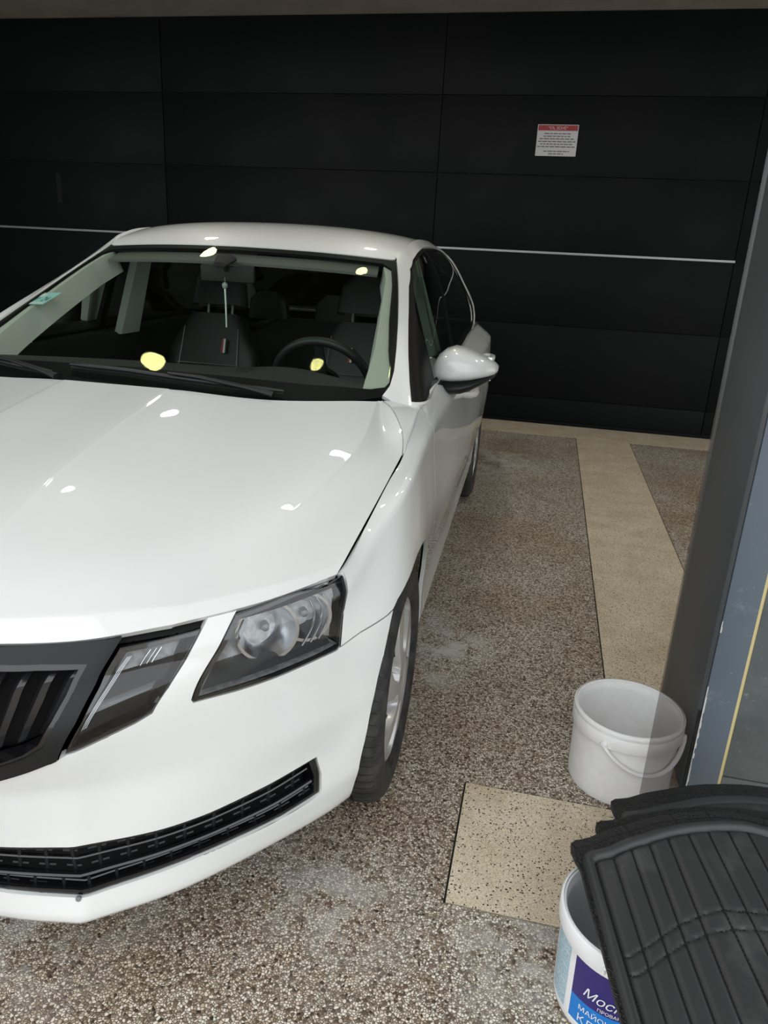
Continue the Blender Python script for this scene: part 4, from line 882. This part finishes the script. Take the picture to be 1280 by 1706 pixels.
# ------------------------------------------------------------------ mirrors
MS = [(.788, .966, 1.008, .872), (.792, .962, 1.026, .852), (.806, .961, 1.050, .832), (.828, .961, 1.068, .816), (.858, .962, 1.0785, .806), (.89, .966, 1.0745, .804), (.92, .971, 1.065, .809), (.95, .978, 1.053, .822), (.98, .986, 1.040, .842), (.998, .992, 1.029, .865), (1.007, 1.0, 1.021, .888), (1.009, 1.005, 1.017, .90)]
for sg in (1, -1):
    mr = empty('door_mirror', (sg*.80, .80, .96), 0, car); o3 = Vector((sg*.80, .80, .96))
    L = []
    for (X, zb, zt, yf) in MS:
        row = []; zm = zb+(zt-zb)*.36
        for a in np.linspace(-.5, .5, 25):      # from the rear bottom round the front to the rear top
            q = a*math.pi; yb = .935; cy_ = abs(math.cos(q))**(.62 if a > 0 else .34); sy = abs(math.sin(q))**(.85 if a > 0 else .9)*(1 if a > 0 else -1)
            z = zm+(zt-zm)*sy if a > 0 else zm+(zm-zb)*sy
            row.append((sg*X-o3.x, yb-(yb-yf)*cy_-o3.y, z-o3.z))
        L.append(row)
    x = MB(); x.grid(L); n = len(L[0])
    for e in (0, len(L)-1): x.F.append(tuple(e*n+j for j in range(n))); x.I.append(0)
    cover = x.build('mirror_cover', PAINT, mr, True, 40)
    x = MB(); L = []
    for (X, zb, zt, yf) in [(.770, .958, 0, .80)]+MS[1:-1]:
        row = []
        for a in np.linspace(0, 1, 17):
            q = math.pi*a; zb2 = zb+.006; dz = .050 if X < .90 else .050-.36*(X-.90)
            row.append((sg*X-o3.x, .93-(.93-yf-.004)*abs(math.sin(q))**.5-o3.y, zb2-dz*.5+dz*.5*math.cos(q)-o3.z))
        L.append(row)
    x.grid(L); n = len(L[0])
    for e in (0, len(L)-1): x.F.append(tuple(e*n+j for j in range(n))); x.I.append(0)
    x.build('mirror_base', SATIN, mr, True, 50)
    x = MB(); x.tube([(sg*(.775)-o3.x, .50-o3.y, .972-o3.z), (sg*.785-o3.x, .66-o3.y, .962-o3.z), (sg*.81-o3.x, .86-o3.y, .945-o3.z)], [.014, .026, .026], 12); x.build('mirror_arm', SATIN, mr)
    x = MB(); x.box((sg*.80-o3.x, .928-o3.y, .965-o3.z), (sg*.985-o3.x, .934-o3.y, 1.045-o3.z)); x.build('mirror_glass', CHROME, mr, False)
# ------------------------------------------------------------------ wipers and screen extras
def onws(q, off): 
    q = np.atleast_2d(np.array(q, float)); n = up.at(q, up.N); n /= np.linalg.norm(n, axis=1, keepdims=True); P_ = up.at(np.abs(q) if False else np.stack([np.abs(q[:, 0]), q[:, 1]], -1), None)+0
    n = up.at(np.stack([np.abs(q[:, 0]), q[:, 1]], -1), up.N); n /= np.linalg.norm(n, axis=1, keepdims=True); P_ = P_+n*off; P_[:, 0] *= np.sign(q[:, 0]+1e-9); return P_
def wiper(P0, P1, piv):
    wp = empty('wiper', (0, 0, 0), 0, car); a, b = np.array(P0), np.array(P1)
    x = MB(); x.tube([onws(a+(b-a)*t, .016)[0] for t in np.linspace(0, 1, 14)], [.004]+[.008]*12+[.004], 8, flat=.8); x.build('wiper_blade', SATIN, wp)
    x = MB(); x.tube([onws(a+(b-a)*t, .007)[0] for t in np.linspace(0, 1, 14)], .004, 6); x.build('wiper_rubber', MATTE, wp)
    m_ = a+(b-a)*.5; x = MB(); c = np.array(piv)
    q0 = onws(m_, .028)[0]; q1 = onws(c, .02)[0]; x.tube([q0, q0+(q1-q0)*.3+[0, 0, .006], q0+(q1-q0)*.75+[0, 0, .004], q1], [.006, .009, .011, .014], 10, flat=.6); x.build('wiper_arm', SATIN, wp)
wiper((-.17, .055), (.42, .020), (.40, -.01))
wiper((-.66, .075), (-.20, .022), (-.17, -.012))
SQ = [tuple(q) for q in TR['sticker']]; sq3 = [onws(q, -.003)[0] for q in SQ]; c0 = np.mean(sq3, axis=0)
eu = (sq3[2]-sq3[1])+(sq3[3]-sq3[0]); wdt = np.linalg.norm(eu)/2; eu /= np.linalg.norm(eu); ev = (sq3[1]-sq3[0])+(sq3[2]-sq3[3]); hgt = np.linalg.norm(ev)/2; ev -= eu*(ev@eu); ev /= np.linalg.norm(ev)
STK = mat('sticker_teal', (.42, .72, .72), .5); INK = mat('sticker_ink', (.03, .10, .14), .6); STW = mat('sticker_white', (.8, .82, .8), .5)
enn = np.cross(eu, ev)
x = MB(); ku_, kv_ = wdt/.084, hgt/.052*.85; f3 = lambda u, v, d=0: c0+eu*u*ku_+ev*v*kv_+enn*d
x.add([f3(-.042, -.026), f3(.042, -.026), f3(.042, .026), f3(-.042, .026)], [(0, 1, 2, 3)], 0)
x.add([f3(-.032, .008, .0006), f3(-.002, .008, .0006), f3(-.002, .020, .0006), f3(-.032, .020, .0006)], [(0, 1, 2, 3)], 2)
x.add([f3(-.03, -.022, .0006), f3(.03, -.022, .0006), f3(.03, -.017, .0006), f3(-.03, -.017, .0006)], [(0, 1, 2, 3)], 2)
V_, F_ = text_mesh('24', .026); x.add([f3(.006+v[0], -.012+v[1], .0008) for v in V_], F_, 1)
V_, F_ = text_mesh('-37', .018); x.add([f3(-.036+v[0], -.009+v[1], .0008) for v in V_], F_, 1)
x.build('windscreen_sticker', [STK, INK, STW], car, False)
# ------------------------------------------------------------------ cabin
xs = np.linspace(-.69, .69, 40); L = []
for X in xs:
    y0 = .27+.30*X*X+.9*max(0, abs(X)-.62); yc_ = .665-.30*X*X+.10*max(0, abs(X)-.55); hump = .022*math.exp(-((X-.365)/.17)**2)
    L.append([(X, y0, .955-.02*X*X), (X, (y0+yc_)/2, .975+hump*.3), (X, yc_-.04, .984+hump), (X, yc_, .980+hump), (X, yc_+.03, .955+hump), (X, yc_+.06, .90), (X, yc_+.08, .78), (X, yc_+.04, .60)])
x = MB(); x.grid(L); x.build('dashboard', CABIN, car, True, 60)
sw = empty('steering_wheel', (.365, 1.00, .895), 0, car); sw.rotation_euler = (math.radians(-64), 0, 0)
x = MB(); x.lathe([(.182+.0165*math.cos(a), .0165*math.sin(a)) for a in np.linspace(0, 2*math.pi, 13)[:-1]], 64, None, 0, True); x.build('wheel_rim', LEATHER, sw)
x = MB(); x.lathe([(0, .03), (.05, .028), (.066, .015), (.07, -.01)], 28); x.build('hub', CABIN, sw)
for a in (0, math.pi, -math.pi/2):
    x = MB(); x.tube([(.05*math.cos(a), .05*math.sin(a), 0), (.175*math.cos(a), .175*math.sin(a), 0)], [.024, .016], 10, flat=.5); x.build('spoke', CABIN, sw)
x = MB(); x.tube([(0, 0, -.01), (0, 0, -.30)], .035, 12); x.build('column', CABIN, sw)
x = MB(); x.tube([(-.05, 0, -.05), (-.19, .01, -.05)], .008, 8); x.tube([(.05, 0, -.05), (.19, .01, -.05)], .008, 8); x.build('stalk', CABIN, sw)
def cushion(w_, h_, t_, taper=.85, n=14):
    L = []
    for i in range(n+1):
        v = i/n; hw = w_/2*(1-(1-taper)*v)*min(1, (.55+.9*math.sin(math.pi*min(1, (1-v)*1.1+.02)*.5))); row = []
        for j in range(25):
            a = 2*math.pi*j/24; cx2 = math.copysign(abs(math.cos(a))**.5, math.cos(a)); sy2 = math.copysign(abs(math.sin(a))**.55, math.sin(a))
            row.append((hw*cx2, -t_/2*sy2*(1+.25*abs(cx2)**3), h_*v))
        L.append(row)
    return L
for sg in (1, -1):
    se = empty('front_seat', (sg*.355, 1.55, .46), 0, car)
    x = MB(); x.grid(cushion(.50, .62, .13)); x.F.append(tuple(14*25+j for j in range(24))); x.I.append(0); b = x.build('backrest', LEATHER, se, True, 50); b.rotation_euler = (math.radians(-17), 0, 0)
    x = MB(); x.grid(cushion(.50, .50, .14, .95)); x.F.append(tuple(14*25+j for j in range(24))); x.I.append(0); q = x.build('seat_cushion', LEATHER, se, True, 50); q.rotation_euler = (math.radians(84), 0, 0); q.location = (0, .02, -.02)
    x = MB(); x.grid(cushion(.27, .17, .09, .8)); x.F.append(tuple(14*25+j for j in range(24))); x.I.append(0); hr = x.build('headrest', LEATHER, se, True, 50); hr.location = (0, .20, .64); hr.rotation_euler = (math.radians(-12), 0, 0)
    x = MB(); x.tube([(.06, .19, .58), (.06, .21, .68)], .006, 8); x.tube([(-.06, .19, .58), (-.06, .21, .68)], .006, 8); x.build('headrest_post', LGREY, se)
    x = MB()
    for k in range(3):  # red and white striped tag on the shoulder of the seat
        u0 = -.0135+.009*k; x.add([(u0, -.083, .435), (u0+.009, -.083, .435), (u0+.009, -.083, .50), (u0, -.083, .50)], [(0, 1, 2, 3)], k % 2 if k < 2 else 2)
    t_ = x.build('seat_tag', [TAG_R, TAG_W, MATTE], b, False); t_.location = (.075 if sg < 0 else -.03, 0, 0)
    x = MB()
    for u0 in (-.155, .155): x.tube([(u0, -.082, .08), (u0*.95, -.083, .3), (u0*.85, -.075, .55)], .0022, 6)
    x.tube([(-.15, -.083, .38), (.15, -.083, .38)], .002, 6); x.build('stitching', LGREY, b)
rb = empty('rear_bench', (0, 2.35, .46), 0, car)
x = MB(); x.grid(cushion(1.28, .55, .14, .95)); x.F.append(tuple(14*25+j for j in range(24))); x.I.append(0); b = x.build('backrest', LEATHER, rb, True, 50); b.rotation_euler = (math.radians(-20), 0, 0)
for X in (-.40, 0, .40):
    x = MB(); x.grid(cushion(.25, .15, .08, .8)); x.F.append(tuple(14*25+j for j in range(24))); x.I.append(0); h = x.build('headrest', LEATHER, rb, True, 50); h.location = (X, .22, .53)
boxo('parcel_shelf', (-.60, 2.62, .92), (.60, 3.35, .94), CABIN, car, .004)
for sg in (1, -1):
    x = MB(); x.grid([[(sg*a, y, z) for a, z in ((.70, .40), (.70, .90), (.715, zt-.012), (.74, zt), (.792, zt+.002))] for y, zt in ((.50, .957), (1.0, .974), (1.7, .992), (2.2, 1.002), (2.69, 1.007), (3.1, 1.01))]); x.build('door_lining', CABIN, car, True, 60)
rm = empty('interior_mirror', (.0, .99, 1.268), 0, car)
x = MB(); x.box((-.10, -.012, -.030), (.10, .012, .030)); o = x.build('mirror_housing', CABIN, rm, True, 35, .010, 3); o.rotation_euler = (math.radians(8), 0, math.radians(6))
x = MB(); x.tube([(0, -.01, .01), (0, -.03, .05), (0, -.04, .055)], [.010, .012, .016], 12); x.build('mirror_stem', CABIN, rm)
x = MB(); x.tube([(0, -.075, .030), (0, -.01, .052)], [.024, .04], 14, flat=.45); x.build('sensor_box', MATTE, rm)
# pendant on the mirror
A_ = Matrix.Translation((-1.13553, 1.61614, 0)) @ Matrix.Rotation(.02756325, 4, 'Z')
pl = A_ @ Vector((-.002, .965, 1.10))
pend = empty('mirror_pendant', pl); tag(pend, 'small beaded pendant with a white tassel hanging from the car interior mirror', 'pendant')
x = MB(); x.tube([(0, 0, .155), (.001, 0, .13)], .002, 6); x.build('string', mat('pendant_green', (.10, .16, .12), .6), pend)
x = MB(); x.lathe([(0, .140), (.008, .136), (.011, .128), (.008, .119), (0, .115)], 14); x.build('bead', mat('pendant_grey', (.30, .33, .31), .5), pend)
x = MB(); x.tube([(0, 0, .118), (.002, 0, .06), (.003, 0, -.02)], [.0035, .003, .0025], 8); x.build('tassel', mat('pendant_white', (.75, .76, .72), .7), pend)
